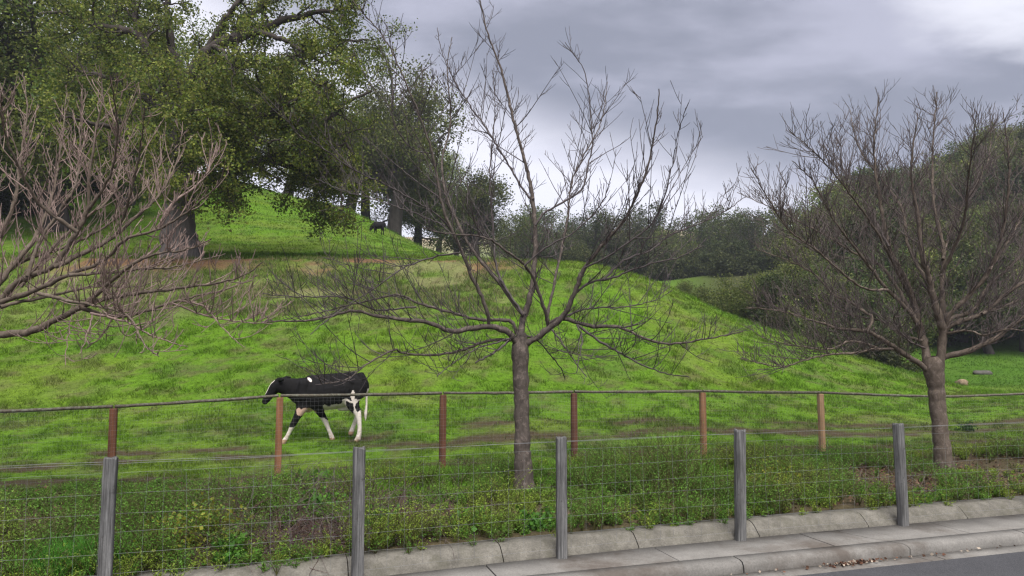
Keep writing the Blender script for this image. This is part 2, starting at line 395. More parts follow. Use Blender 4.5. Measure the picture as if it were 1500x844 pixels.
# front fence: grey posts and square mesh
s1 = [s_at(u, 0.0) for u in (162, 527, 822, 1081, 1318)]
s1 = [2*s1[0]-s1[1]-.05, ] + s1 + [s1[-1] + 1.9, s1[-1] + 3.8]
s1 = [s1[0] - 1.8] + s1
org = np.array(sn(s1[0], 0, 0))
f1 = empty('wire_fence', org, 'low square-mesh wire fence on weathered grey posts beside the sidewalk', 'fence')
tops1 = [672, 657, 642, 631, 622]
for i, s in enumerate(s1):
    p = np.array(sn(s, 0, 0)); h = 1.05
    if 2 <= i < 7:
        h = CAMZ + p[1] * slope(tops1[i-2])
    m = post_mesh(random.uniform(.086, .096), .082, h, .25, ROT + (random.random()-.5)*.35, ((random.random()-.5)*.035, (random.random()-.5)*.03), .03)
    o = m.build('post', M_greywood, f1, smooth_=False); o.location = p - org
def wire_net(line_n, sA, sB, base, hs, vstep, r, zfun, wob, org, vlow=None):
    m = MB(); st = .25
    ss = np.arange(sA, sB + .01, st)
    def wz(s, z): return zfun(s) + z
    P = []
    for j, h in enumerate(hs):
        w = np.cumsum(np.random.default_rng(j + 3).normal(0, wob * .35, len(ss))); w -= np.linspace(w[0], w[-1], len(ss)); w = np.clip(w, -.02, .02)
        q = snv(ss, line_n + np.sin(ss * 3 + j) * wob)
        P.append(np.concatenate([q, (np.array([zfun(s) for s in ss]) + h + w)[:, None]], 1))
    m.tubes(np.array(P) - org, np.full((len(P), len(ss)), r), 4)
    vs = np.arange(sA + .05, sB, vstep); r2 = np.random.default_rng(9)
    Q = []
    zz = np.linspace(hs[0], hs[-1], 7)
    for s in vs:
        off = r2.normal(0, wob, 7).cumsum() * .5
        q = snv(s + off, line_n + r2.normal(0, wob * .6, 7))
        Q.append(np.concatenate([q, (zfun(s) + zz)[:, None]], 1))
    m.tubes(np.array(Q) - org, np.full((len(Q), 7), r), 4)
    return m
hs = [.06, .2, .34, .48, .62, .76, .9]
wire_net(.055, s1[0] - .5, s1[-1] + .5, 0, hs, .148, .0008, lambda s: 0.0, .008, org).build('wire_mesh', M_wire, f1)
wire_net(.06, s1[0] - .5, s1[-1] + .5, 0, [.985, .99], 99, .0013, lambda s: 0.0, .006, org).build('top_wire', M_wire, f1)
# back fence: red-brown posts, pole rail, fine mesh
U2 = [165, 408, 648, 841, 1030, 1204]; V2 = [597, 581, 577, 575, 574, 576]
N2 = 4.8
s2 = [s_at(u, N2) for u in U2]
z2 = [CAMZ + sn(s, N2)[1] * slope(v) for s, v in zip(s2, V2)]
s2 = [s2[0] - 4.8, s2[0] - 2.4] + s2 + [s_at(1381, N2), s_at(1381, N2) + 2.4, s_at(1381, N2) + 4.8]
z2 = [z2[0] - .1, z2[0] - .04] + z2 + [CAMZ + sn(s2[8], N2)[1] * slope(582), .93, .86]
org2 = np.array(sn(s2[0], N2, 0))
f2 = empty('rail_fence', org2, 'brown post fence with lichened pole rail and fine wire mesh along the pasture', 'fence')
pc = [(.13,.06,.036), (.13,.06,.036), (.13,.058,.034), (.20,.095,.05), (.12,.055,.034), (.105,.05,.034), (.22,.12,.065), (.33,.21,.12), (.3,.17,.09), (.13,.05,.03), (.13,.05,.03)]
for i, s in enumerate(s2):
    p = np.array(sn(s, N2, 0)); zb = tz(p[0], p[1])
    m = post_mesh(.092, .092, z2[i] - zb - .02, .35, ROT + (random.random()-.5)*.2, ((random.random()-.5)*.015, 0))
    for k in range(len(m.c)): m.c[k] = np.broadcast_to(np.array(pc[i]), m.c[k].shape)
    o = m.build('post', M_redwood, f2)
    o.location = np.array((p[0], p[1], zb)) - org2
    if i == 7: o['label'] = 'pale tan newer post'
for i in range(len(s2) - 1):
    k = 14; t = np.linspace(0, 1, k)
    q = np.array([sn(s2[i] + (s2[i+1] - s2[i]) * a + (.012 if a == 0 else -.012 if a == 1 else 0), N2 + random.uniform(-.005, .005), z2[i] + (z2[i+1] - z2[i]) * a - 0.012 * 4 * a * (1 - a) * random.uniform(.3, 1) + .012) for a in t])
    m = MB(); m.tubes(q[None] - org2, (.020 + rng.random((1, k)) * .005), 7)
    m.build('top_rail', M_rail, f2, smooth_=True)
zi = lambda s: float(np.interp(s, s2, z2))
wire_net(N2 - .055, s2[0], s2[-1], 0, list(np.linspace(-1.08, -.02, 20)), .055, .00055, zi, .004, org2).build('wire_mesh', M_wire, f2)

# ------------------------------------------------------------------ bare trees
def catmull(P, n):
    P = np.asarray(P, float)
    Q = np.concatenate([[2*P[0]-P[1]], P, [2*P[-1]-P[-2]]])
    seg = np.linalg.norm(np.diff(P, axis=0), axis=1); cum = np.concatenate([[0], np.cumsum(seg)])
    t = np.linspace(0, cum[-1], n); i = np.clip(np.searchsorted(cum, t, 'right') - 1, 0, len(P) - 2)
    f = ((t - cum[i]) / np.maximum(seg[i], 1e-9))[:, None]
    a, b, c, d = Q[i], Q[i+1], Q[i+2], Q[i+3]
    return .5 * (2*b + (c-a)*f + (2*a-5*b+4*c-d)*f**2 + (-a+3*b-3*c+d)*f**3), cum[-1]
def unit(v): return v / (np.linalg.norm(v) + 1e-9)
def rand_perp(d, r):
    v = r.normal(size=3); v -= d * v.dot(d); return unit(v)
def grow(p, d, L, k, r, up, wig):
    pts = [p]; st = L / (k - 1); d = unit(d)
    for i in range(k - 1):
        d = unit(d + np.array([0, 0, up]) / (k - 1) + r.normal(size=3) * wig); pts.append(pts[-1] + d * st)
    return np.array(pts)

def bare_tree(name, label, base, trunk, limbs, seed, bark, twig, tw_len=1.0, dens=1.0, rtw=.0055, upb=.5, thin=.8, sub=9, shortw=2.0):
    """trunk: [(point, radius)], limbs: list of (points, r0, r1)"""
    r = np.random.default_rng(seed); root = empty(name, base, label, 'tree', 'bare street trees in the planted strip')
    B = np.array(base); tr = MB(); cr = MB()
    P, L = catmull([q[0] for q in trunk], 40); ks = np.concatenate([[0], np.cumsum(np.linalg.norm(np.diff(np.array([q[0] for q in trunk]), axis=0), axis=1))]); R = np.interp(np.linspace(0, ks[-1], 40), ks, [q[1] for q in trunk])
    P[1:-1] += r.normal(size=(38, 3)) * .004
    tr.tubes(P[None] - B, (R * (1 + r.normal(size=40) * .035))[None], 14, bark)
    L1 = []; L2 = []; L3 = []; C3 = []
    for pts, r0, r1 in limbs:
        r0 = r0 * thin
        n = max(12, int(8 + 14 * sum(np.linalg.norm(np.diff(np.array(pts), axis=0), axis=1))))
        Q, Ln = catmull(pts, n)
        Q[2:] += (r.normal(size=(n - 2, 3)) * .0045)
        t = np.linspace(0, 1, n); R = r1 + (r0 - r1) * (1 - t) ** 1.25
        R = R * (1 + r.normal(size=n) * .07)
        tgt = tr if r0 > .018 else cr
        tgt.tubes(Q[None] - B, R[None], 8 if r0 > .018 else 5, bark if r0 > .018 else twig)
        m = int(Ln / .085 * dens)
        for q in range(m):
            f = r.uniform(.10, .97); i = min(n - 2, int(f * (n - 1))); p = Q[i] + (Q[i+1] - Q[i]) * r.random()
            d = unit(Q[i+1] - Q[i])
            pd = rand_perp(d, r); pd[2] = abs(pd[2]) * (.7 if r.random() < .85 else -.7); 
            dd = unit(d * r.uniform(.3, .9) + pd * r.uniform(.5, 1.0) + np.array([0, 0, .15]))
            l = tw_len * (.12 + .95 * r.random() ** shortw) * (.28 + .85 * max(0, 1 - abs(2 * f - .9)) ** .7)
            k = 8; s = grow(p, dd, l, k, r, upb * r.uniform(.3, 1.6), .055)
            rr = min(R[i] * .6, rtw * (.85 + l * .6))
            L1.append((s, np.linspace(rr, rtw * .5, k)))
            for w in range(r.poisson(l * sub)):
                g = r.uniform(.15, 1); j = min(k - 2, int(g * (k - 1))); p2 = s[j] + (s[j+1] - s[j]) * r.random(); d2 = unit(s[j+1] - s[j])
                l2 = tw_len * r.uniform(.06, .30)
                s2_ = grow(p2, unit(d2 * .8 + rand_perp(d2, r) * .75 + np.array([0,0,.25])), l2, 5, r, upb * .9, .05)
                L2.append((s2_, np.linspace(rtw * .8, rtw * .5, 5)))
                if l2 > .2 * tw_len:
                    for w2 in range(r.integers(0, 3)):
                        j = r.integers(1, 4); d3 = unit(s2_[j+1] - s2_[j])
                        L3.append((grow(s2_[j], unit(d3 + rand_perp(d3, r) * .7), tw_len * r.uniform(.03, .12), 3, r, .4, .05), np.linspace(rtw * .65, rtw * .45, 3)))
    for LL, sd in ((L1, 4), (L2, 3), (L3, 3)):
        if not LL: continue
        c = np.array(twig)[None] * r.uniform(.7, 1.3, (len(LL), 1))
        cr.tubes(np.array([x[0] for x in LL]) - B, np.array([x[1] for x in LL]), sd, c)
    tr.build('trunk', M_bark, root, smooth_=True); cr.build('crown', M_twig, root, smooth_=True)
    return root

def lim(px, d0, d1, r0, r1):        # a limb traced through points seen in the photo, drifting in depth
    n = len(px); return ([at(u, v, d0 + (d1 - d0) * (k / max(1, n - 1)) ** 1.2) for k, (u, v) in enumerate(px)], r0, r1)

# tree in the middle
D = 9.2
base = on_ground(767.5, D, 715)
tk = [(base + np.array([0,0,-.2]), .18), (base + np.array([0,0,.04]), .14), (base + np.array([-.005,0,.2]), .116), (at(766, 670, D), .100), (at(765, 620, D), .090), (at(763, 560, D), .094), (at(762, 520, D), .108), (at(762, 505, D), .10), (at(764, 488, D), .06)]
LM = [
 lim([(758,512),(752,494),(734,482),(710,479),(685,482),(660,485),(626,472),(596,468),(552,463),(515,456),(472,467),(430,470),(384,472)], D, D-1.3, .062, .008),
 lim([(762,500),(764,480),(768,462),(778,430),(783,390),(784,340),(782,310),(775,260),(755,185),(735,105),(715,50),(703,2),(697,-25)], D, D+.5, .06, .007),
 lim([(766,505),(782,498),(803,482),(823,466),(835,445),(845,420),(857,392),(880,362),(894,346),(915,322),(935,280),(950,240),(962,175),(965,130)], D, D-.8, .060, .006),
 lim([(768,462),(757,450),(740,425),(703,381),(680,345),(655,290),(648,235),(660,180),(655,100),(662,55)], D, D+1.2, .042, .006),
 lim([(716,479),(715,466),(705,433),(687,397),(675,365),(650,309),(632,220),(600,135),(565,60),(515,0)], D-.2, D-.9, .036, .006),
 lim([(782,292),(772,285),(735,225),(710,185),(675,135),(650,85),(640,40)], D+.2, D+.9, .022, .005),
 lim([(803,478),(798,455),(780,405),(766,386),(746,371),(720,352),(690,345),(640,340),(618,333)], D, D-1.4, .036, .006),
 lim([(768,390),(790,370),(814,355),(848,335),(880,300),(895,262)], D-.6, D-1.0, .018, .005),
 lim([(840,432),(862,415),(894,408),(925,396),(955,386),(995,377),(1030,360)], D-.2, D-.9, .026, .006),
 lim([(884,410),(912,383),(950,368),(986,343),(1036,323),(1063,309),(1092,288)], D-.4, D+.5, .022, .005),
 lim([(806,474),(823,466),(863,477),(906,479),(937,492),(974,503),(1017,500),(1048,494),(1088,486)], D, D-1.2, .042, .006),
 lim([(846,476),(879,500),(912,519),(943,536),(977,547),(1010,552)], D-.2, D-1.6, .026, .005),
 lim([(845,476),(853,495),(851,506),(845,546)], D-.2, D-.7, .018, .006),
 lim([(808,482),(826,506),(845,534),(860,552)], D-.1, D-.9, .02, .005),
 lim([(768,492),(780,495),(792,503),(820,537),(828,556)], D, D+.7, .02, .006),
 lim([(760,494),(747,470),(703,469),(670,460),(633,451),(608,442),(580,432),(534,442),(497,451),(442,463),(410,470)], D, D+.9, .036, .006),
 lim([(610,450),(552,454),(528,445),(503,435),(457,435),(420,434),(385,431)], D-.6, D-1.8, .018, .005),
 lim([(756,498),(716,499),(676,513),(633,520),(592,517),(577,512),(546,528),(512,553),(490,560),(471,562),(464,548),(440,537)], D, D-2.0, .03, .004),
 lim([(748,497),(725,516),(697,531)], D-.1, D-.7, .022, .009),
 lim([(750,495),(700,510),(660,535),(640,552)], D-.1, D-1.1, .016, .005),
 lim([(677,370),(650,374),(610,384),(577,402),(545,425),(519,442),(480,468),(455,490)], D-.3, D-1.6, .017, .005),
 lim([(668,345),(640,315),(600,290),(560,268),(520,250),(480,222),(440,200),(420,175),(404,148)], D-.4, D-1.8, .018, .004),
 lim([(652,330),(600,310),(540,290),(500,278),(462,262)], D-.4, D+1.4, .014, .004),
 lim([(784,330),(800,310),(850,280),(862,240),(867,200),(857,110),(828,62)], D+.1, D+.6, .022, .005),
 lim([(765,460),(730,400),(722,330),(718,250),(725,160),(722,100)], D, D+1.6, .026, .005),
 lim([(800,470),(815,400),(830,330),(840,260),(880,180),(890,120)], D, D+1.7, .028, .005),
 lim([(857,392),(900,370),(960,320),(985,240),(992,200),(1008,150)], D-.4, D-1.6, .018, .004),
 lim([(632,225),(600,215),(575,170),(580,110),(575,60)], D-.6, D-1.2, .012, .004),
 lim([(820,468),(860,452),(910,450),(960,440),(985,425)], D, D+1.2, .02, .005),
]
BARKC = (.078, .064, .056); TWIGC = (.070, .058, .058)
bare_tree('bare_tree', 'bare spreading tree in the middle with a straight trunk between the two fences', base, tk, LM, 3, BARKC, TWIGC, 1.0, 1.15, .0048, .5, .68, 6, 2.1)

# tree at the right
D = 10.5
base = on_ground(1383, D, 690)
tk = [(base + np.array([0,0,-.2]), .19), (base + np.array([0,0,.03]), .136), (base + np.array([-.008,0,.2]), .116), (at(1379.5, 650, D), .107), (at(1375, 610, D), .103), (at(1371, 565, D), .112), (at(1368, 545, D), .14), (at(1367, 530, D), .12), (at(1366, 522, D), .09)]
LR = [
 lim([(1362,545),(1358,534),(1352,497),(1345,472),(1333,426),(1315,389),(1302,361),(1290,300),(1280,220),(1288,140)], D, D+.6, .085, .006),
 lim([(1373,545),(1376,534),(1381,491),(1376,466),(1364,423),(1360,402),(1352,380),(1345,320),(1335,250),(1345,165)], D, D-.5, .09, .006),
 lim([(1380,495),(1383,479),(1380,423),(1381,361),(1368,300),(1366,230),(1372,135)], D, D+1.0, .06, .006),
 lim([(1383,490),(1389,463),(1420,432),(1450,395),(1469,337),(1478,250),(1470,165)], D, D-.8, .05, .006),
 lim([(1383,488),(1392,468),(1426,454),(1447,420),(1490,380),(1530,320),(1550,250)], D, D+.9, .045, .006),
 lim([(1383,486),(1395,475),(1438,460),(1469,435),(1500,414),(1560,380),(1610,320)], D, D-.4, .05, .006),
 lim([(1372,532),(1389,522),(1413,516),(1456,497),(1500,466),(1560,440),(1640,410)], D, D-.6, .06, .008),
 lim([(1381,494),(1392,488),(1420,485),(1444,491),(1478,482),(1530,492)], D, D-1.2, .028, .006),
 lim([(1362,546),(1345,532),(1321,516),(1296,500),(1269,485),(1232,482),(1198,472),(1148,457),(1092,450)], D, D-.8, .06, .006),
 lim([(1269,486),(1278,466),(1262,454),(1241,439),(1222,432),(1190,400),(1150,380),(1105,365)], D-.4, D+.6, .032, .005),
 lim([(1308,511),(1278,512),(1253,517),(1213,520),(1176,528),(1142,537),(1085,525)], D-.2, D-1.5, .028, .005),
 lim([(1285,510),(1262,502),(1238,502),(1213,512),(1160,505),(1115,495)], D-.3, D-1.0, .024, .005),
 lim([(1345,475),(1327,451),(1300,425),(1280,400),(1250,360),(1220,320),(1190,265),(1160,235)], D, D-.9, .045, .005),
 lim([(1340,465),(1300,400),(1281,385),(1250,370),(1210,345),(1170,325),(1120,300),(1080,282)], D, D+1.3, .036, .005),
 lim([(1330,430),(1290,350),(1250,290),(1200,230),(1155,190)], D+.2, D-1.3, .032, .005),
 lim([(1364,423),(1330,360),(1318,300),(1260,220),(1245,160)], D-.2, D+1.5, .034, .005),
 lim([(1381,400),(1410,330),(1420,250),(1430,170)], D, D-1.5, .034, .005),
 lim([(1381,380),(1400,320),(1445,240),(1452,180)], D+.3, D+1.6, .03, .005),
 lim([(1438,460),(1480,445),(1520,430),(1580,440)], D-.2, D+1.3, .028, .005),
 lim([(1352,500),(1320,490),(1290,470),(1240,460),(1200,440),(1140,430)], D, D+1.5, .03, .005),
 lim([(1300,425),(1260,420),(1200,370),(1150,330),(1100,245)], D-.4, D-1.8, .026, .005),
 lim([(1450,395),(1490,330),(1510,260),(1520,200)], D-.4, D+.3, .024, .005),
 lim([(1302,361),(1270,300),(1240,260),(1225,200)], D+.2, D+1.6, .022, .005),
 lim([(1355,510),(1330,498),(1310,470),(1318,450)], D, D-.9, .02, .006),
]
bare_tree('bare_tree', 'bare multi-stemmed tree at the right beside the kerb, its trunk forking below the rail', base, tk, LR, 8, (.105,.083,.066), (.092,.074,.070), .98, 2.6, .0045, .5, .76, 8, 1.7)

# tree at the left edge, trunk outside the frame
D = 7.9
base = on_ground(-95, D)
tk = [(base + np.array([0,0,-.2]), .19), (base + np.array([0,0,.02]), .165), (at(-92, 660, D), .14), (at(-88, 580, D), .135), (at(-84, 545, D), .14), (at(-80, 525, D), .10)]
LL = [
 lim([(-84,535),(-50,505),(0,491),(46,485),(86,466),(126,446),(149,439),(186,432),(265,421),(315,416),(358,403),(384,385)], D, D-.9, .062, .006),
 lim([(116,450),(140,458),(172,464),(212,456),(252,443),(332,423),(378,403)], D-.4, D+.6, .03, .005),
 lim([(126,446),(156,419),(186,393),(225,373),(275,365),(310,350)], D-.4, D-1.1, .03, .005),
 lim([(-80,530),(-40,475),(0,441),(20,419),(46,403),(80,389),(113,340),(128,306),(130,270),(140,200),(150,140),(146,95)], D, D-.4, .058, .006),
 lim([(80,391),(133,366),(172,343),(212,306),(232,287),(258,240),(268,188)], D-.2, D+.9, .034, .005),
 lim([(-70,520),(-30,460),(0,444),(50,426),(100,403),(149,383),(186,350),(232,336),(275,310),(315,275),(332,235)], D, D-1.3, .048, .005),
 lim([(56,430),(109,442),(159,452),(190,466),(212,505),(232,522)], D-.5, D-1.6, .024, .005),
 lim([(133,459),(186,472),(220,490),(260,505)], D-.4, D-1.3, .018, .005),
 lim([(136,458),(128,490),(116,519)], D-.4, D-.8, .012, .004),
 lim([(166,464),(146,495),(123,512)], D-.4, D-.2, .012, .004),
 lim([(106,458),(100,490),(96,535)], D-.3, D-.6, .010, .004),
 lim([(262,440),(298,449),(325,479),(358,509)], D-.3, D-.9, .014, .004),
 lim([(252,444),(300,462),(352,472),(400,474)], D-.2, D-1.2, .014, .004),
 lim([(-80,525),(-50,440),(-15,380),(20,300),(30,230),(40,160),(33,105)], D, D+.7, .05, .005),
 lim([(-40,470),(10,400),(50,350),(75,290),(90,210),(97,135)], D, D+1.3, .042, .005),
 lim([(113,340),(60,300),(30,250),(5,190),(2,140)], D-.3, D-1.3, .026, .005),
 lim([(128,310),(160,260),(172,200),(168,150),(160,110)], D-.3, D-1.2, .022, .005),
 lim([(172,343),(190,290),(205,220),(212,160)], D, D-.8, .022, .005),
 lim([(232,336),(250,300),(300,260),(312,210)], D-.8, D-.3, .02, .005),
 lim([(-60,500),(-20,430),(30,385),(100,360),(170,320),(230,250),(235,200)], D, D+1.6, .036, .005),
 lim([(40,405),(60,350),(110,270),(118,190),(125,130)], D-.2, D+.6, .026, .005),
 lim([(-80,520),(-60,400),(-40,300),(-30,200),(-25,120)], D, D-.6, .04, .005),
 lim([(-82,520),(-140,460),(-220,420),(-300,330),(-340,250)], D, D+.5, .045, .005),
 lim([(-82,522),(-140,420),(-180,330),(-200,220)], D, D-.6, .045, .005),
 lim([(100,403),(150,400),(200,395),(260,390),(330,372)], D-.7, D+.4, .022, .005),
 lim([(0,450),(40,440),(90,430),(140,420),(200,420),(250,405)], D-.4, D+1.2, .024, .005),
 lim([(30,420),(90,350),(160,290),(175,250),(185,170)], D, D+1.5, .026, .005),
]
bare_tree('bare_tree', 'bare tree with pinkish twigs at the left edge, its lowest limb bent over the rail', base, tk, LL, 21, (.11,.087,.068), (.205,.148,.130), .62, 1.6, .0060, .8, .82, 6, 1.5)

# ------------------------------------------------------------------ oaks
OAKLEAF = np.array([[.085,.11,.016],[.115,.13,.022],[.06,.085,.015],[.13,.135,.035],[.05,.075,.022]])
def leaves(mb_, C, size, r, pal, hang=0.0, flat=.0):
    n = len(C)
    d = r.normal(size=(n, 3)); d[:, 2] = d[:, 2] * (1 - flat) - hang; d /= np.linalg.norm(d, axis=1, keepdims=True)
    q = r.normal(size=(n, 3)); q -= d * (q * d).sum(1, keepdims=True); q /= np.linalg.norm(q, axis=1, keepdims=True)
    s = size * r.uniform(.6, 1.35, (n, 1)); w = s * r.uniform(.28, .48, (n, 1))
    V = np.stack([C - d * s * .5, C + q * w, C + d * s * .5, C - q * w], 1).reshape(-1, 3)
    col = pal[r.integers(0, len(pal), n)] * r.uniform(.7, 1.3, (n, 1))
    mb_.add(V, np.arange(4 * n).reshape(-1, 4), np.repeat(col, 4, axis=0))

def oak_foliage(limbs, r, n1, len1, leaf, per, pal, tr, cr, B, gap=0.0, clump=.45, bark=(.06,.05,.045), droop=-.1):
    A1 = []; A2 = []; tips = []
    for pts, r0, r1 in limbs:
        n = 30; Q, Ln = catmull(pts, n); Q[2:-1] += r.normal(size=(n - 3, 3)) * .018 * min(Ln, 6) / 3
        t = np.linspace(0, 1, n); R = r0 + (r1 - r0) * t ** .8
        tr.tubes(Q[None] - B, (R * (1 + r.normal(size=n) * .05))[None], 9, bark)
        for q in range(int(Ln * n1)):
            f = 1 - (r.random() ** 1.3) * .8; i = min(n - 2, int(f * (n - 1))); p = Q[i]; d = unit(Q[i+1] - Q[i])
            l = len1 * r.uniform(.4, 1.2)
            s = grow(p, unit(d * r.uniform(.2, .9) + rand_perp(d, r)), l, 9, r, r.normal(.1, .5), .22)
            A1.append((s, np.linspace(min(R[i] * .5, .02 + l * .022), .012, 9)))
            for w in range(r.poisson(l * 2.6) + 1):
                j = min(7, int(r.uniform(.2, 1) * 8)); d2 = unit(s[j+1] - s[j]); l2 = r.uniform(.35, 1.1) * len1 * .45
                s2_ = grow(s[j], unit(d2 * .6 + rand_perp(d2, r) * .8), l2, 6, r, droop, .22)
                A2.append((s2_, np.linspace(.018, .008, 6))); tips.append(s2_[3]); tips.append(s2_[5])
    if A1: tr.tubes(np.array([a[0] for a in A1]) - B, np.array([a[1] for a in A1]), 5, bark)
    if A2: tr.tubes(np.array([a[0] for a in A2]) - B, np.array([a[1] for a in A2]), 3, bark)
    T = np.array(tips); keep = r.random(len(T)) > gap; T = T[keep]
    npt = r.poisson(per, len(T)); C = np.repeat(T, npt, axis=0)
    tint = np.repeat(r.uniform(.75, 1.25, (len(T), 1)), npt, axis=0)
    C = C + r.normal(size=C.shape) * np.array([clump, clump, clump * .62])
    k0 = len(cr.c); leaves(cr, C - B, leaf, r, pal, .25)
    cr.c[k0] = cr.c[k0] * np.repeat(tint, 4, axis=0)
    return len(C)

# the great oak on the terrace
r = np.random.default_rng(31)
D = 29.6; base = on_ground(262, D)
tk = [(base + np.array([0,0,-.6]), .95), (base + np.array([0,0,.1]), .76), (at(262, 345, D), .60), (at(263, 310, D), .56), (at(266, 270, D), .54), (at(264, 215, D), .46), (at(266, 165, D), .36), (at(270, 125, D), .22)]
root = empty('oak_tree', base, 'great spreading oak with a thick grey trunk standing on the terrace lip', 'tree')
tr = MB(); cr = MB()
P, L_ = catmull([q[0] for q in tk], 40); R = np.interp(np.linspace(0, 1, 40), np.linspace(0, 1, len(tk)), [q[1] for q in tk]); P[3:] += r.normal(size=(37, 3)) * .02
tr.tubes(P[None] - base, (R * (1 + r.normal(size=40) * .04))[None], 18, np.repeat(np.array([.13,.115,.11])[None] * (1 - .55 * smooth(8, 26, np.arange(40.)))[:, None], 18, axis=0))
ol = [
 lim([(264,155),(270,128),(280,109),(306,76),(340,57),(373,45),(425,26),(463,19),(520,10)], D, D-2, .36, .05),
 lim([(264,160),(240,130),(221,95),(211,61),(183,43),(150,40),(100,22),(60,20)], D, D-1, .30, .05),
 lim([(266,290),(300,262),(340,251),(378,235),(430,218),(472,180),(510,147),(545,133)], D, D+1, .30, .05),
 lim([(290,98),(350,92),(400,100),(430,95),(446,85),(490,62),(540,60)], D-.2, D+3, .2, .04),
 lim([(430,218),(465,220),(490,250),(500,290),(498,320)], D+.6, D-1, .14, .03),
 lim([(378,237),(410,240),(445,255),(472,285),(485,310)], D+.4, D+2, .14, .03),
 lim([(266,240),(300,215),(345,190),(390,170),(430,150),(480,120)], D, D-4, .22, .04),
 lim([(264,200),(290,150),(330,120),(370,120),(420,125)], D, D+4, .22, .04),
 lim([(264,155),(262,110),(250,60),(245,10),(250,-50)], D, D+1, .28, .05),
 lim([(306,76),(330,30),(360,-10),(400,-50)], D-.5, D-2, .2, .04),
 lim([(264,170),(225,150),(180,120),(140,110),(90,95)], D, D+3.5, .22, .04),
 lim([(264,230),(225,205),(180,190),(130,180),(90,170)], D, D-3.5, .22, .04),
 lim([(264,262),(290,258),(312,265),(332,282),(340,298)], D, D-2.5, .14, .03),
 lim([(221,95),(200,30),(190,-20),(180,-60)], D-.3, D+2, .18, .04),
 lim([(340,57),(380,10),(430,-20),(480,-30)], D-1, D+2, .16, .04),
 lim([(373,45),(420,60),(470,90),(520,95)], D-1.4, D-3, .13, .03),
 lim([(262,260),(235,255),(200,235),(150,235)], D, D+2.5, .16, .04),
 lim([(340,251),(350,215),(380,195),(420,185)], D+.2, D-2.5, .14, .03),
 lim([(266,250),(300,235),(330,215),(370,210),(410,205)], D, D-3.2, .15, .03),
 lim([(430,218),(450,240),(460,262),(462,290),(455,305)], D+.6, D+1.2, .10, .03),
 lim([(264,235),(258,220),(254,212),(262,225)], D, D-4.5, .16, .03),
 lim([(264,270),(258,262),(262,258),(280,262)], D, D-4.0, .12, .03),
 lim([(264,200),(275,170),(285,160),(300,165)], D, D-4.5, .15, .03),
 lim([(264,180),(255,140),(240,125),(230,135)], D, D-4.5, .15, .03),
 lim([(306,76),(320,70),(335,90),(345,110)], D-.5, D-4.5, .12, .03),
 lim([(472,180),(500,200),(520,235),(522,270)], D+.8, D+.2, .10, .03),
 lim([(264,200),(300,170),(350,160),(400,150),(450,150)], D, D-2, .16, .03),
]
oak_foliage(ol, r, 2.7, 1.75, .098, 42, OAKLEAF * 1.55, tr, cr, base, .24, .21)
tr.build('trunk', M_oakbark, root, smooth_=True); cr.build('crown', M_leaf, root)

def proto_oak(name, label, H, W, seed, leaf, per, pal, n1=1.6, open_=.15, low=.35, bark=(.07,.06,.055), nl=11, clump=.5, group=None, mt=None, kind='tree', rt=.035):
    r = np.random.default_rng(seed); root = empty(name, (0,0,0), label, kind, group)
    tr = MB(); cr = MB(); z0 = np.zeros(3)
    th = H * low; lean = r.normal(size=2) * .06 * H
    top = np.array([lean[0], lean[1], th])
    P, _ = catmull([(0,0,-.8), (0,0,.1), tuple(top * np.array([.4,.4,.5])), tuple(top)], 16)
    rt = H * rt; R = np.linspace(rt * 1.35, rt * .85, 16); R[0] *= 1.2
    tr.tubes(P[None], R[None], 9, bark)
    ol = []
    for k in range(nl):
        az = k * 2.399 + r.normal() * .3; e = r.uniform(0.05, 1) ** .7
        if k == 0: e = 1
        rad = W * .5 * math.sqrt(max(.04, 1 - (e * .93) ** 2)) * r.uniform(.75, 1.05)
        end = np.array([math.cos(az) * rad, math.sin(az) * rad, th + (H - th) * (e * .92) - (1 - e) * .1 * H])
        st = top * r.uniform(.75, 1.0); mid = st * .45 + end * .55 + np.array([0, 0, H * .06 * r.uniform(-.4, 1)]) + r.normal(size=3) * .03 * H
        ol.append(([st, st * .75 + mid * .25 + r.normal(size=3) * .01 * H, mid, mid * .4 + end * .6 + r.normal(size=3) * .02 * H, end], rt * .55, rt * .1))
    oak_foliage(ol, r, n1, W * .17, leaf, per, pal, tr, cr, z0, open_, clump, bark)
    tr.build('trunk', M_oakbark, root, smooth_=True); cr.build('crown', mt or M_leafv, root)
    return root
_used = {}; ADDED_SCRUB = []
def place(proto, u, d, label, group=None, sc=1.0, rz=None, sink=.1, cat=None):
    o = proto if not _used.get(proto.name) else copy_tree(proto)
    _used[proto.name] = True
    p = on_ground(u, d); o.location = (p[0], p[1], p[2] - sink)
    s = sc * random.uniform(.94, 1.06)
    o.scale = (s * random.uniform(.92, 1.08), s * random.uniform(.92, 1.08), s)
    o.rotation_euler = (0, 0, random.uniform(0, 6.28) if rz is None else rz)
    o['label'] = label
    if group: o['group'] = group
    elif 'group' in o: del o['group']
    if cat: o['category'] = cat
    return o
DARK = np.array([[.04,.055,.016],[.055,.07,.018],[.03,.045,.015],[.065,.075,.025]])
MID = np.array([[.07,.095,.02],[.09,.11,.022],[.055,.075,.02],[.10,.11,.035]])
PALE = np.array([[.11,.14,.03],[.13,.15,.04],[.09,.115,.03]])
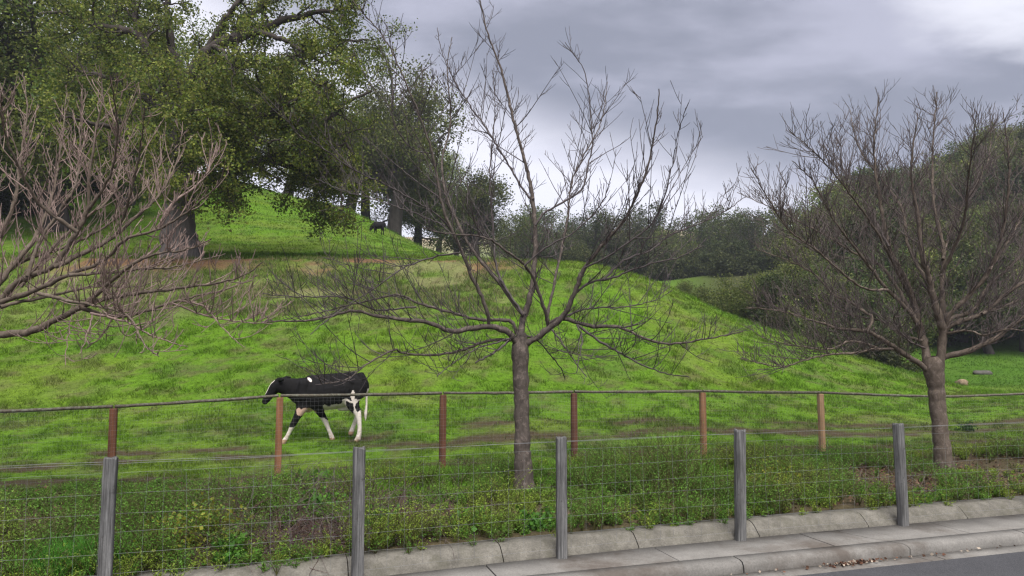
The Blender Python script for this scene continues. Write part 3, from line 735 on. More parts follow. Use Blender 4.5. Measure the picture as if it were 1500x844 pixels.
# oaks higher up the left hill
upA = proto_oak('oak_tree', 'oak', 15, 15, 41, .17, 24, OAKLEAF * 1.45, 1.5, .2, .32, nl=18, clump=.6)
upB = proto_oak('oak_tree', 'oak', 14, 13, 42, .18, 22, MID * 1.75, 1.4, .25, .30, nl=16, clump=.65)
place(upA, 76, 41, 'oak with a dark leaning trunk at the far left, behind the great oak', sc=1.05)
place(upB, -130, 36, 'oak beyond the left edge whose crown reaches into the top left corner', sc=1.05)
place(upB, 330, 80, 'oak on the crest behind the drooping limb of the great oak', sc=.95)
place(upA, 415, 84, 'oak on the crest half hidden by the right side of the great oak', sc=1.0)
place(upB, 508, 80, 'crest oak nearest to the great oak, just left of the black cow', sc=1.0)
place(upA, 532, 83, 'crest oak standing directly behind the black cow', sc=.95)
place(upB, 575, 76, 'tall crest oak right of the black cow, its crown rising above its neighbours', sc=1.28)
place(upA, 610, 92, 'crest oak between the tall one and the rounded one lower down the ridge', sc=.85)
place(upB, 200, 78, 'oak on the crest seen left of the thick grey trunk', sc=.9)
place(upA, 20, 82, 'oak on the crest beneath the far left crowns', sc=.9)
place(upB, 175, 52, 'oak on the slope between the leaning trunk and the thick grey trunk', sc=.95)
place(upA, -40, 58, 'oak on the slope behind the leaning trunk at the far left edge', sc=1.0)
for u, d in ((15, 47), (140, 55), (218, 60)):  # bushes added to darken the slope around the left trunks
    ADDED_SCRUB.append((u, d))
place(upB, 255, 64, 'oak on the slope directly behind the thick grey trunk', sc=.95)
crestC = proto_oak('oak_tree', 'oak', 9.5, 9.5, 43, .19, 18, MID * 1.1, 1.7, .25, .30, nl=16, clump=.5)
place(crestC, 640, 79, 'dark forked oak where the upper slope meets the terrace line', sc=.95)
place(crestC, 700, 84, 'rounded dark oak on the ridge behind the middle of the bare tree', sc=1.1)
place(crestC, 668, 96, 'dark oak squeezed between the forked oak and the rounded oak', sc=1.0)
# far line of open trees across the saddle
farD = proto_oak('oak_tree', 'oak', 8, 8.5, 44, .22, 9, MID * .95, 1.7, .52, .20, nl=16, clump=.45, rt=.02)
farE = proto_oak('oak_tree', 'oak', 8.5, 8.5, 45, .22, 8, DARK * 1.35, 1.7, .58, .24, nl=16, clump=.45, rt=.02)
us = [752, 790, 835, 872, 905, 948, 985, 1022, 1062, 1098, 1135]
for i, u in enumerate(us):
    place(farE if i % 2 else farD, u, 108 + (i * 37 % 11) , 'open-crowned tree in the line across the saddle beyond the green hill', 'trees in a line across the saddle', sc=[.8,1.05,.8,1.0,1.1,1.3,.85,1.1,1.3,.95,1.15][i])
for i in range(15):
    place(farD if i % 2 else farE, 735 + i * 30 + random.uniform(-10, 10), 165 + random.uniform(0, 40), 'hazy pale tree behind the line of trees across the saddle', 'hazy trees behind the saddle', sc=random.uniform(1.0, 1.6))
# shrubs
shA = proto_oak('shrub', 'shrub', 3.4, 5.0, 51, .2, 22, DARK, 2.2, .05, .12, nl=14, clump=.4, kind='shrub')
for i, u in enumerate([745, 772, 800, 828, 856, 884, 912, 940, 966, 990, 1018, 1046, 1072, 1098, 1122]):
    place(shA, u, 99 + (i * 13 % 6), 'dark shrub in the low thicket under the saddle trees', 'dark shrubs under the saddle trees', sc=.9 if i < 6 else 1.15)
for (u, d), t in zip(ADDED_SCRUB, ('added dark scrub bush beside the leaning trunk at the left edge', 'added dark scrub bush on the slope between the two left trunks', 'added dark scrub bush just left of the thick grey trunk, farther up the slope')):
    place(shA, u, d, t, sc=1.15)
shB = proto_oak('spreading_oak', 'shrub', 6.0, 8.5, 52, .14, 46, MID * 1.25, 2.0, .03, .14, nl=20, clump=.5, mt=M_leaf, kind='tree')
place(shB, 1078, 52, 'low mounded oak with yellow green top at the foot of the wooded slope', sc=.85, sink=.3)
place(shB, 1165, 57, 'low mounded oak just right of the yellow green one, partly behind bare twigs', sc=.95, sink=.3)
place(shB, 1015, 66, 'small mounded oak at the left end of the wooded slope', sc=.55, sink=.3)
# the wooded slope at the right
wd = [proto_oak('oak_tree', 'oak', 8.5, 9, 61, .21, 30, MID * 1.15, 1.5, .08, .25, nl=15, clump=.6),
      proto_oak('oak_tree', 'oak', 9, 8.5, 62, .21, 30, DARK * 1.45, 1.5, .08, .25, nl=15, clump=.6),
      proto_oak('oak_tree', 'oak', 8, 8.5, 63, .2, 30, PALE * 1.0, 1.5, .12, .28, nl=14, clump=.55)]
k = 0; rows = [(66, 1185, 1760, 60), (75, 1190, 1800, 58), (85, 1200, 1800, 54), (95, 1225, 1800, 50), (105, 1225, 1800, 46), (113, 1260, 1800, 46)]
for d, ua, ub, st in rows:
    u = ua + random.uniform(-15, 15)
    while u < ub:
        place(wd[[0,1,1,2,0,1,0,2][k % 8]], u, d + random.uniform(-4, 4), ['mid green oak crowded into the wooded slope at the right', 'dark green oak crowded into the wooded slope at the right', 'pale green oak crowded into the wooded slope at the right'][[0,1,1,2,0,1,0,2][k % 8]],
              'oaks covering the wooded slope', sc=random.uniform(.72, 1.2))
        k += 1; u += st * random.uniform(.75, 1.25)
for i, u in enumerate([1225, 1290, 1352, 1412, 1500, 1570, 1650]):
    place(wd[i % 2], u, 57 + (i * 5 % 4), 'dark oak along the shaded lower edge of the wooded slope', 'oaks along the lower edge of the wooded slope', sc=.85)
for i, u in enumerate([1180, 1215, 1250, 1285, 1320, 1355, 1390, 1425, 1470, 1510, 1555]):
    place(shA, u, 60 + (i * 7 % 5), 'dark shrub in the understory at the foot of the wooded slope', 'dark shrubs at the foot of the wooded slope', sc=.95)
for i, u in enumerate([765, 850, 928, 1003, 1060, 1105, 1150, 1195, 1225]):
    place(farE if i % 3 else farD, u, 122 + (i * 5 % 9), 'open-crowned tree in the line across the saddle beyond the green hill', 'trees in a line across the saddle', sc=random.uniform(.7, 1.3) if i < 6 else 1.3)
place(wd[2], 1258, 99, 'tall pale green tree rising above the upper left end of the wooded slope', sc=1.35)
place(wd[0], 1215, 104, 'mid green tree on the skyline just left of the tall pale green tree', sc=1.15)
for i, (u, d) in enumerate(((1152, 49), (1204, 47), (1258, 46), (1312, 48))):
    place(wd[1 - i % 2], u, d, ['low dark green oak behind the hill edge, farthest left of its row of four', 'low mid green oak behind the hill edge, second from the left in its row', 'low dark green oak behind the hill edge, third from the left in its row', 'low mid green oak behind the hill edge, nearest the right bare tree trunk'][i], sc=[.6, .66, .68, .72][i], sink=.25)
for i, (u, d) in enumerate(((1125, 44), (1165, 43), (1200, 42), (1235, 41.5), (1268, 41), (1300, 42))):
    place(shA, u, d, 'dark shrub low along the back of the green hill edge', 'dark shrubs behind the green hill edge', sc=.62)
# lone trunk in front of the wood
place(wd[1], 1449, 56, 'dark trunked oak standing alone on the grass in front of the wooded slope', sc=.9)

# ------------------------------------------------------------------ rocks
def rock(name, label, u, d, size, color, seed):
    r = np.random.default_rng(seed); p = on_ground(u, d)
    bm_v = []; K, J = 14, 9; m = MB()
    for j in range(J):
        th = math.pi * j / (J - 1)
        for k in range(K):
            ph = 2 * math.pi * k / K; d3 = np.array([math.sin(th) * math.cos(ph), math.sin(th) * math.sin(ph), math.cos(th)])
            q = np.sign(d3) * np.abs(d3) ** .75
            s = 1 + .25 * math.sin(3 * d3[0] + seed) * math.cos(2.3 * d3[1] + 1) + .12 * math.sin(7 * d3[2] + 5 * d3[0] + seed)
            bm_v.append(q * s * np.array(size) / 2 + np.array([0, 0, size[2] * .32]))
    f = [(j*K + k, (j+1)*K + k, (j+1)*K + (k+1) % K, j*K + (k+1) % K) for j in range(J-1) for k in range(K)]
    m.add(bm_v, f, color); o = m.build(name, M_rock, smooth_=False); o.location = p
    tag(o, label, 'rock'); return o
rock('rock', 'tan boulder on the grass right of the bare tree trunk', 1407, 37, (.6,.5,.34), (.20,.15,.10), 2)
rock('rock', 'long grey rock farther up the grass right of the bare tree trunk', 1436, 46, (1.0,.6,.36), (.09,.085,.075), 5)

# ------------------------------------------------------------------ cows
def cow(name, label, px, cfun, loc, scale, rz=0, vox=.014):
    """px: parts as capsule chains [(u,v,y,r[,ry])...] in side-view units; one voxel-fused body"""
    m = MB()
    def ell(c, rx, ry, rz_, K=14, J=10):
        V = []
        for j in range(J + 1):
            th = math.pi * j / J
            for k in range(K):
                ph = 2*math.pi*k/K; V.append((c[0] + rx*math.sin(th)*math.cos(ph), c[1] + ry*math.sin(th)*math.sin(ph), c[2] + rz_*math.cos(th)))
        f = [(j*K+k, (j+1)*K+k, (j+1)*K+(k+1) % K, j*K+(k+1) % K) for j in range(J) for k in range(K)]
        m.add(V, f)
    for ch in px:
        pts = [np.array([(q[0]-460)*.0121, q[2], (641-q[1])*.0121]) for q in ch]; rs = [q[3] for q in ch]; ry = [q[4] if len(q) > 4 else q[3] for q in ch]
        for i in range(len(pts) - 1):
            L = np.linalg.norm(pts[i+1] - pts[i]); n = max(2, int(L / (.3 * min(rs[i], rs[i+1]))) + 1)
            for t in np.linspace(0, 1, n):
                c = pts[i]*(1-t) + pts[i+1]*t; a = rs[i]*(1-t) + rs[i+1]*t; b = ry[i]*(1-t) + ry[i+1]*t
                ell(c, a, b, a)
    o = m.build(name, M_hide)
    rm = o.modifiers.new('fuse', 'REMESH'); rm.mode = 'VOXEL'; rm.voxel_size = vox
    sm = o.modifiers.new('soften', 'SMOOTH'); sm.factor = .5; sm.iterations = 6
    dg = bpy.context.evaluated_depsgraph_get(); me = bpy.data.meshes.new_from_object(o.evaluated_get(dg))
    old = o.data; o.modifiers.clear(); o.data = me; bpy.data.meshes.remove(old)
    for a in list(me.color_attributes): me.color_attributes.remove(a)
    n = len(me.vertices); co = np.zeros(n * 3, np.float32); me.vertices.foreach_get('co', co); co = co.reshape(-1, 3)
    c = cfun(co[:, 0] / .0121 + 460, 641 - co[:, 2] / .0121, co[:, 1])
    at_ = me.color_attributes.new('Col', 'FLOAT_COLOR', 'POINT')
    at_.data.foreach_set('color', np.concatenate([c, np.ones((n, 1))], 1).astype(np.float32).ravel())
    me.polygons.foreach_set('use_smooth', np.ones(len(me.polygons), bool))
    if not me.materials: me.materials.append(M_hide)
    o.location = loc; o.scale = (scale,)*3; o.rotation_euler = (0, 0, rz)
    tag(o, label, 'cow'); return o
# side view units are photo pixels; y<0 is the near side
calf = [
 [(527,558,0,.11,.12),(519,563,0,.24,.21),(503,568,0,.285,.26),(484,572,0,.295,.275),(464,574,0,.295,.26),(449,573,0,.265,.21),(439,571,0,.215,.15)],
 [(514,547,0,.07,.16),(500,550,0,.09,.12),(470,552,0,.09,.10),(452,553,0,.08,.08)],
 [(446,569,0,.235,.14),(432,567,0,.195,.12),(419,563,0,.155,.10),(409,561,0,.13,.095)],
 [(450,592,0,.10,.11),(440,590,0,.09,.10)],
 [(409,559,0,.115,.10),(402,564,0,.105,.088),(396,572,0,.082,.07),(391,580,0,.066,.062),(388,584,0,.058,.058)],
 [(409,553,-.07,.028,.02),(414,552,-.14,.04,.018),(419,552,-.19,.018,.012)],
 [(409,553,.07,.028,.02),(414,551,.14,.04,.018),(419,550,.19,.018,.012)],
 # front legs
 [(450,580,-.12,.16,.09),(445,592,-.13,.10,.075),(438,605,-.13,.066),(432,617,-.13,.052),(428,626,-.13,.036),(424,634,-.13,.036),(421,639,-.13,.046),(419,642,-.13,.05)],
 [(456,582,.12,.15,.09),(462,594,.12,.09,.07),(468,604,.12,.062),(473,612,.12,.052),(477,622,.12,.036),(481,631,.12,.037),(483,636,.12,.045),(484,639,.12,.048)],
 # hind legs
 [(518,568,-.11,.19,.11),(515,581,-.13,.145,.085),(519,592,-.13,.088,.065),(525,601,-.13,.060,.045),(527,610,-.13,.042),(528,621,-.13,.038),(527.5,630,-.13,.042),(526,636,-.13,.05),(524.5,639,-.13,.052)],
 [(514,568,.11,.18,.11),(512,581,.13,.13,.085),(516,592,.13,.082,.06),(521,600,.13,.056,.045),(519,609,.13,.042),(515,619,.13,.038),(512.5,626,.13,.042),(511,631,.13,.05)],
 [(530,549,0,.035),(534,556,0,.024),(535,572,0,.02),(535,590,0,.02),(534,602,0,.03),(534,612,0,.012)],
 [(508,592,0,.075,.06),(497,594,0,.05,.05)],
 [(511,548,-.10,.045),(516,556,-.15,.07)],[(511,548,.10,.045),(516,556,.15,.07)],
 [(447,560,-.15,.10),(446,576,-.17,.10)],[(447,560,.15,.10),(446,576,.17,.10)],
 [(526,546,-.07,.05),(529,551,-.09,.05)],[(526,546,.07,.05),(529,551,.09,.05)],
]
def calf_color(u, v, y):
    n = fbm(u * .13 + 7, v * .13 + 3, 3) - .5
    vv = v + n * 8; uu = u + n * 8
    blk = np.array([.010,.0095,.010]); wht = np.array([.62,.55,.50]); pink = np.array([.50,.34,.27]); hoof = np.array([.30,.20,.13])
    c = np.broadcast_to(blk, u.shape + (3,)).copy()
    W = lambda m_, k, cc: cc * (1 - m_[:, None]) + k * m_[:, None]
    near = y < 0
    # front legs
    f1_ = (u < 446) & (v > 602); c = W(((vv > 619) & f1_).astype(float), wht, c)
    f2_ = (u > 455) & (u < 492) & (v > 601); c = W(((vv > 606 + 3 * (uu - 470) * (uu > 470) * .3) & f2_).astype(float), wht, c)
    # hind legs and flank
    h = (u > 504) & (v > 578); blkp = (((uu - 514)/6)**2 + ((vv - 591)/8)**2 < 1) | (((uu - 526)/4)**2 + ((vv - 590)/8)**2 < 1)
    c = W((h & (vv > 580) & ~blkp).astype(float), wht, c)
    c = W(((((uu - 518)/4.5)**2 + ((vv - 574)/7)**2 < 1) & (np.abs(y) > .08)).astype(float), wht, c)
    # belly and brisket
    c = W(((vv > 590 - (uu - 478) * .25) & (u > 476) & (u < 509) & (v < 604)).astype(float), wht * .85, c)
    c = W(((((uu - 449)/11)**2 + ((vv - 598)/7.5)**2 < 1) & (v < 606)).astype(float), pink, c)
    # blaze, shoulder flash, tail
    c = W(((np.abs(y) < .044) & (u < 402) & (v < 573 - (u - 395) * 1.0) & (v > 540) & (u - 388 < (575 - v) * .72)).astype(float), wht * 1.1, c)
    du = u - 454; dv = v - 552.5; al = du * .8 + dv * .6; ac = -du * .6 + dv * .8
    c = W(((al / 4.8)**2 + (ac / 1.5)**2 < 1).astype(float), wht * 1.1, c)
    c = W(((u > 531.5) & (v > 566) & (v < 614) & (np.abs(y) < .06)).astype(float), wht, c)
    dirt = smooth(612, 640, v) * smooth(.35, .65, fbm(u * .5, v * .5 + y * 30, 3)) * .55
    c = c * (1 - dirt[:, None]) + np.array([.20, .14, .08]) * dirt[:, None] * (c.mean(1, keepdims=True) > .05) + c * 0
    c = W((v > 637.5).astype(float), hoof, c)
    c = W(((u > 505) & (u < 517) & (v > 628.5) & (y > 0)).astype(float), hoof, c)
    return c
p = at(460, 641, 13.35); zc = tz(p[0], p[1])
cow('calf', 'young black and white cow walking left behind the rail fence', calf, calf_color, (p[0], p[1], zc - .005), 13.35 / F / .0121, vox=.012)
bull = [
 [(526,558,0,.14,.14),(516,563,0,.28,.24),(498,568,0,.33,.31),(480,571,0,.34,.32),(462,571,0,.33,.29),(448,570,0,.29,.23)],
 [(514,546,0,.09,.18),(480,548,0,.11,.16),(452,549,0,.12,.11)],
 [(448,570,0,.26,.16),(436,578,0,.22,.14),(426,590,0,.17,.12),(418,601,0,.14,.11)],
 [(418,600,0,.13,.12),(413,610,0,.115,.10),(408,621,0,.09,.08),(405,628,0,.07,.07)],
 [(420,597,-.08,.03,.02),(424,597,-.19,.045,.02)], [(420,597,.08,.03,.02),(424,597,.19,.045,.02)],
 [(450,582,-.13,.15,.10),(450,600,-.14,.085),(449,616,-.14,.062),(449,630,-.14,.048),(447,640,-.14,.06)],
 [(456,582,.13,.15,.10),(460,600,.14,.085),(462,616,.14,.06),(463,630,.14,.048),(462,640,.14,.06)],
 [(516,570,-.12,.22,.13),(513,588,-.14,.15,.09),(521,604,-.14,.075),(521,620,-.14,.052),(519,640,-.14,.062)],
 [(512,570,.12,.2,.13),(506,588,.14,.14,.09),(509,604,.14,.07),(507,620,.14,.05),(504,640,.14,.06)],
 [(530,549,0,.04),(534,560,0,.028),(535,590,0,.025),(535,604,0,.04),(535,616,0,.015)],
]
dd = 40.0
while True:
    p = on_ground(548, dd)
    if p[2] >= CAMZ + dd * slope(343) or dd > 74: break
    dd += .25
zc = p[2]
cow('cow', 'black cow grazing head down high on the upper slope under the oaks', bull, lambda u, v, y: np.broadcast_to(np.array([.010,.009,.010]), u.shape + (3,)).copy(), (p[0], p[1], zc - .02), dd * 28 / F / .0121 / 152, .2, .03)

# ------------------------------------------------------------------ grass, weeds and plants
def sample_view(n, d0, d1, u0=-150, u1=1650, powr=1.0, r=rng):
    a = r.uniform(side(u0), side(u1), n); d = d0 * (d1 / d0) ** (r.random(n) ** powr)
    return a * d, d
def blades(m, X, Y, h, w, col, nb, r, spread, lean=.6):
    n = len(X); Z_ = terrain(X, Y)
    X = np.repeat(X, nb) + r.normal(size=n*nb) * np.repeat(spread, nb); Y = np.repeat(Y, nb) + r.normal(size=n*nb) * np.repeat(spread, nb)
    Z_ = np.repeat(Z_, nb) - .01; H = np.repeat(h, nb) * r.uniform(.5, 1.25, n*nb); Wd = np.repeat(w, nb); az = r.uniform(0, 6.28, n*nb); ln = H * r.uniform(0, lean * 1.6, n*nb)
    B = np.stack([X, Y, Z_], 1); d = np.stack([np.cos(az), np.sin(az), az*0], 1)
    fz = r.uniform(0, 6.28, n*nb); s = np.stack([np.cos(fz), np.sin(fz), az*0], 1)
    V = np.stack([B - s*Wd[:,None]*.5, B + s*Wd[:,None]*.5, B + d*ln[:,None] + np.stack([az*0, az*0, H], 1)], 1).reshape(-1, 3)
    c = np.repeat(col, nb, axis=0) * r.uniform(.65, 1.35, (n*nb, 1))
    m.add(V, np.arange(3*n*nb).reshape(-1, 3), np.repeat(c, 3, axis=0))
r = np.random.default_rng(77)
X, Y = sample_view(165000, 9.5, 33, powr=.95, r=r)
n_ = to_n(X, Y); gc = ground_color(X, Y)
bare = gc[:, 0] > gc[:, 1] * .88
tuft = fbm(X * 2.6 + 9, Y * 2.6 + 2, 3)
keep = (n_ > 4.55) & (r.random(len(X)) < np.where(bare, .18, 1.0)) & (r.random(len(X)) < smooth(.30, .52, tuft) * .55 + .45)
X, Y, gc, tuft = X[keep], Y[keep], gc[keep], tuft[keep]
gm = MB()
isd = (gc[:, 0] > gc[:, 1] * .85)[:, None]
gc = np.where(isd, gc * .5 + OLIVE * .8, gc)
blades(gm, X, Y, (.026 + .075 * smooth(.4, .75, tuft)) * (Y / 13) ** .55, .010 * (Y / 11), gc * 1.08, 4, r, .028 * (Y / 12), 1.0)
X, Y = sample_view(90000, 30, 82, powr=.8, r=r)
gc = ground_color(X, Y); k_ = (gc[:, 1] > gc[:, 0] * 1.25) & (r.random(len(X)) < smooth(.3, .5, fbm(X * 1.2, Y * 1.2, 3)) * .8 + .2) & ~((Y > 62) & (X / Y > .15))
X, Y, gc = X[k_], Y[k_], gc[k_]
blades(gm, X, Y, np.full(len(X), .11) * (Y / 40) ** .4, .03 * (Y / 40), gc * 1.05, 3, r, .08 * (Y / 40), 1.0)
# longer rough grass on the bank under the terrace and along its lip
X, Y = sample_view(16000, 22, 29.3, 150, 780, r=r)
f = fbm(X * .9, Y * .9, 3); k_ = (f > .45) & ((Y < 26.6) | (f > .62)); X, Y = X[k_], Y[k_]
cc = np.where(r.random((len(X), 1)) < .4, DRY * .9, np.array([.09,.14,.03])[None])
blades(gm, X, Y, .08 + .12 * r.random(len(X)), np.full(len(X), .02), cc, 4, r, np.full(len(X), .06), .8)
tag(gm.build('grass', M_grass), 'short grazed green grass over the hillside', 'grass', kind='stuff')

# feathery ground cover between the fences
def weed_patch(m, S, N, h, col, r, stems=9, lf=.03, nleaf=7, lean=.9, stemc=(.09,.09,.03)):
    q = snv(S, N); z = np.maximum(terrain(q[:,0], q[:,1]), .085 * (N < .5))
    n = len(S); B = np.repeat(np.concatenate([q, z[:, None]], 1), stems, axis=0)
    H = np.repeat(h, stems) * r.uniform(.5, 1.15, n*stems); az = r.uniform(0, 6.28, n*stems); ln = H * lean * r.uniform(.1, 1.2, n*stems)
    t = np.linspace(0, 1, 4)
    P = B[:, None] + np.stack([np.cos(az)[:,None]*ln[:,None]*t**1.3, np.sin(az)[:,None]*ln[:,None]*t**1.3, H[:,None]*(t*1.15 - .2*t*t) - .01], -1)
    m.tubes(P, np.repeat(np.linspace(.0028, .0012, 4)[None], len(P), 0), 3, stemc)
    tt = r.uniform(.25, 1.05, (n*stems, nleaf)); i = np.minimum((tt*3).astype(int), 2); fr = tt*3 - i
    a = np.take_along_axis(P, i[..., None].repeat(3, 2), 1); b = np.take_along_axis(P, (i+1)[..., None].repeat(3, 2), 1)
    C = (a + (b - a) * fr[..., None]).reshape(-1, 3) + r.normal(size=(n*stems*nleaf, 3)) * lf * .55
    c = np.repeat(np.repeat(col, stems, axis=0), nleaf, axis=0)
    d = r.normal(size=C.shape); d[:, 2] = np.abs(d[:, 2]) * .8; d /= np.linalg.norm(d, axis=1, keepdims=True)
    s_ = r.normal(size=C.shape); s_ -= d*(s_*d).sum(1, keepdims=True); s_ /= np.linalg.norm(s_, axis=1, keepdims=True)
    sz = lf * r.uniform(.6, 1.4, (len(C), 1))
    V = np.stack([C - d*sz*.5, C + s_*sz*.17, C + d*sz*.6, C - s_*sz*.17], 1).reshape(-1, 3)
    m.add(V, np.arange(len(V)).reshape(-1, 4), np.repeat(c * r.uniform(.65, 1.35, (len(C), 1)), 4, axis=0))
r = np.random.default_rng(99)
sL, sR = s_at(-150, 2), s_at(1650, 2)
n = 6200
S = r.uniform(sL, sR, n); N = r.uniform(.3, 4.7, n)
dn = fbm(S * .9 + 5, N * 1.1 + 8, 3); hue = fbm(S * .6 + 44, N * .8, 3)
# dead brown thicket patch in the left of the strip, open litter at its right end
qx = P0[0] + S*TV[0] + N*NV[0]; qy = P0[1] + S*TV[1] + N*NV[1]; uu = 750 + F * qx / qy
dead = np.exp(-((uu - 420)/120)**2) * smooth(.35, .6, fbm(S*1.2, N*1.2 + 50, 3)) + np.exp(-((uu - 1290)/90)**2) * .3
keep = (r.random(n) < smooth(.36, .52, dn) + .08) & (r.random(n) > dead * 1.0)
S, N, hue, uu = S[keep], N[keep], hue[keep], uu[keep]
wy = np.array([.125,.175,.022]); wg = np.array([.065,.14,.018]); wo = np.array([.075,.085,.03])
col = wg[None] * (1 - smooth(.47, .72, hue))[:, None] + wy[None] * smooth(.47, .72, hue)[:, None]
col = np.where(r.random((len(S), 1)) < .14, wo, col)
wm = MB()
hgt = (.04 + .38 * smooth(.32, .74, fbm(S * 2.1 + 3, N * 2.1 + 21, 3))) * (1 - .35 * smooth(2.6, 4.4, N)) * np.where(uu > 1150, .8, 1.05)
hgt = hgt * (1 - .5 * smooth(2.6, 3.8, N))
for tx, ty in ((.152, 9.2), (6.1, 10.5)):
    st = (tx - P0[0]) * TV[0] + (ty - P0[1]) * TV[1]; nt_ = to_n(tx, ty)
    hgt = hgt * np.where((np.abs(S - st) < .5) & (N < nt_ + .1) & (N > nt_ - 1.7), .3, 1)
hgt = hgt * (1 + .75 * np.exp(-((uu - 955) / 95) ** 2) * (N > 1.0))
e = 650; Se = r.uniform(sL, sR, e); Ne = r.uniform(.2, .75, e); ue = 750 + F * snv(Se, Ne)[:, 0] / snv(Se, Ne)[:, 1]
Ne = np.where(ue < 470, Ne - .12 * r.random(e), Ne); kp = (fbm(Se * 1.5, Ne, 2) > .36) & ((ue < 520) | (r.random(e) < .6))
weed_patch(wm, Se[kp], Ne[kp], .08 + .16 * r.random(kp.sum()), np.where(r.random((kp.sum(), 1)) < .5, wg, wy) * 1.4, r, 9, .021, 14, .9)
weed_patch(wm, S, N, hgt, col * 1.5, r, 10, .021, 15, .75)
# longer bright grass around the middle trunk
S2 = r.uniform(s_at(470, 3.2), s_at(1160, 3.2), 8200); N2_ = r.normal(3.5, .8, 8200)
ok = (N2_ < 4.75) & (N2_ > 2.3) & ~((np.abs(S2 + 1.35) < .5) & (N2_ < 2.7)); S2, N2_ = S2[ok], N2_[ok]
q = snv(S2, N2_)
blades(wm, q[:,0], q[:,1], .06 + .13 * fbm(S2 * 1.3, N2_ * 1.3, 2), np.full(len(S2), .009), np.array([.12,.25,.02])[None] * r.uniform(.8, 1.2, (len(S2), 1)), 6, r, np.full(len(S2), .04), .55)
tag(wm.build('ground_cover', M_weed), 'tangle of feathery weeds between the two fences', 'weeds', kind='stuff')
# dead brown twigs and leaf litter
dm = MB(); n = 5200
S = r.normal(s_at(430, 1.7), .75, n); N = r.uniform(.5, 3.4, n)
S[:500] = r.uniform(sL, sR, 500); S[500:800] = r.normal(s_at(1290, 2), .6, 300)
q = snv(S, N); z = terrain(q[:,0], q[:,1])
tw = []
for i in range(n):
    d = r.normal(size=3); d[2] = abs(d[2]) * .45 + .12
    tw.append(grow(np.array([q[i,0], q[i,1], z[i]]) , d, r.uniform(.15, .6), 5, r, -.7, .22))
dc = np.where(r.random((n, 1)) < .5, np.array([.075,.044,.040]), np.array([.105,.085,.078])) * r.uniform(.6, 1.3, (n, 1))
dm.tubes(np.array(tw), np.repeat(np.linspace(.0035, .0015, 5)[None], n, 0), 3, dc)
n = 9000; S = r.uniform(sL, sR, n); N = r.uniform(.45, 4.8, n); S[:2500] = r.normal(s_at(1290, 2.2), .7, 2500); S[2500:4200] = r.normal(s_at(420, 1.7), .9, 1700)
q = snv(S, N); C = np.concatenate([q, (terrain(q[:,0], q[:,1]) + r.uniform(.005, .03, n))[:, None]], 1)
leaves(dm, C, .034, r, np.array([[.11,.06,.04],[.07,.042,.03],[.15,.095,.06]]), 0, .7)
n = 260; S = r.uniform(-3, 4, n); S[:150] = r.normal(s_at(1235, -.65), .16, 150); N = -.66 - np.abs(r.normal(size=n)) * .035
q = snv(S, N); C = np.concatenate([q, np.full((n, 1), -.085) + r.uniform(-.006, .012, (n, 1))], 1)
leaves(dm, C, .03, r, np.array([[.12,.06,.04],[.08,.045,.03],[.3,.25,.2]]), 0, .75)
tag(dm.build('leaf_litter', M_litter), 'dead twigs and brown leaf litter under the weeds and in the gutter', 'litter', kind='stuff')

def plant(name, label, u, n0, h, w, count, lf, pal, seed, stemc=(.08,.09,.03)):
    r = np.random.default_rng(seed); s = s_at(u, n0); x, y, _ = sn(s, n0); b = np.array([x, y, tz(x, y)])
    root = empty(name, b, label, 'plant')
    st = MB(); fo = MB(); P = []
    for i in range(max(8, count // 40)):
        az = r.uniform(0, 6.28); e = r.uniform(0, 1) ** .6
        P.append(grow(np.zeros(3), np.array([math.cos(az)*e*w/h*1.2, math.sin(az)*e*w/h*1.2, 1]), h * r.uniform(.7, 1.2), 6, r, -.2, .1))
    P = np.array(P); st.tubes(P, np.repeat(np.linspace(.005, .002, 6)[None], len(P), 0), 4, stemc)
    i = r.integers(0, len(P), count); j = r.integers(1, 6, count)
    C = P[i, j] + r.normal(size=(count, 3)) * np.array([w*.13, w*.13, h*.09]); C[:, 2] = np.maximum(C[:, 2], .01)
    leaves(fo, C, lf, r, pal, -.15)
    st.build('stem', M_twig, root); fo.build('foliage', M_weed, root)
    return root
plant('bush', 'yellow green feathery bush low in the strip behind the leftmost grey post', 285, .95, .42, .55, 1500, .035, np.array([[.17,.18,.02],[.13,.15,.02],[.19,.2,.03]]), 1)
plant('bush', 'small dark blue green bush between the tan post and the right grey post', 1222, 3.0, .25, .34, 700, .045, np.array([[.035,.085,.035],[.045,.10,.04],[.03,.07,.03]]), 2)
plant('broadleaf_weed', 'bright green broadleaf weed beside the second brown post', 445, 3.4, .3, .6, 700, .07, np.array([[.07,.17,.02],[.09,.2,.025]]), 3)
plant('broadleaf_weed', 'bright green broadleaf weed low behind the second grey post', 395, 2.3, .28, .55, 600, .065, np.array([[.06,.15,.02],[.08,.18,.025]]), 4)
plant('bush', 'yellowish bush right of the third grey post in the strip', 1130, 1.2, .36, .6, 1100, .035, np.array([[.16,.17,.02],[.12,.14,.02]]), 5)
rt = empty('grass_clump', sn(s_at(125, .65), .65, .1), 'bright green grass clump at the foot of the leftmost grey post', 'plant'); gm2 = MB(); rg = np.random.default_rng(6)
q_ = np.array(rt.location)[:2] + rg.normal(size=(260, 2)) * np.array([.16, .13])
blades(gm2, q_[:, 0], q_[:, 1], np.full(260, .24), np.full(260, .008), np.array([[.06, .19, .02]]) * rg.uniform(.7, 1.3, (260, 1)), 5, rg, np.full(260, .03), .6)
o_ = gm2.build('foliage', M_weed); o_.parent = rt; o_.matrix_parent_inverse = Matrix.Translation(-Vector(rt.location))
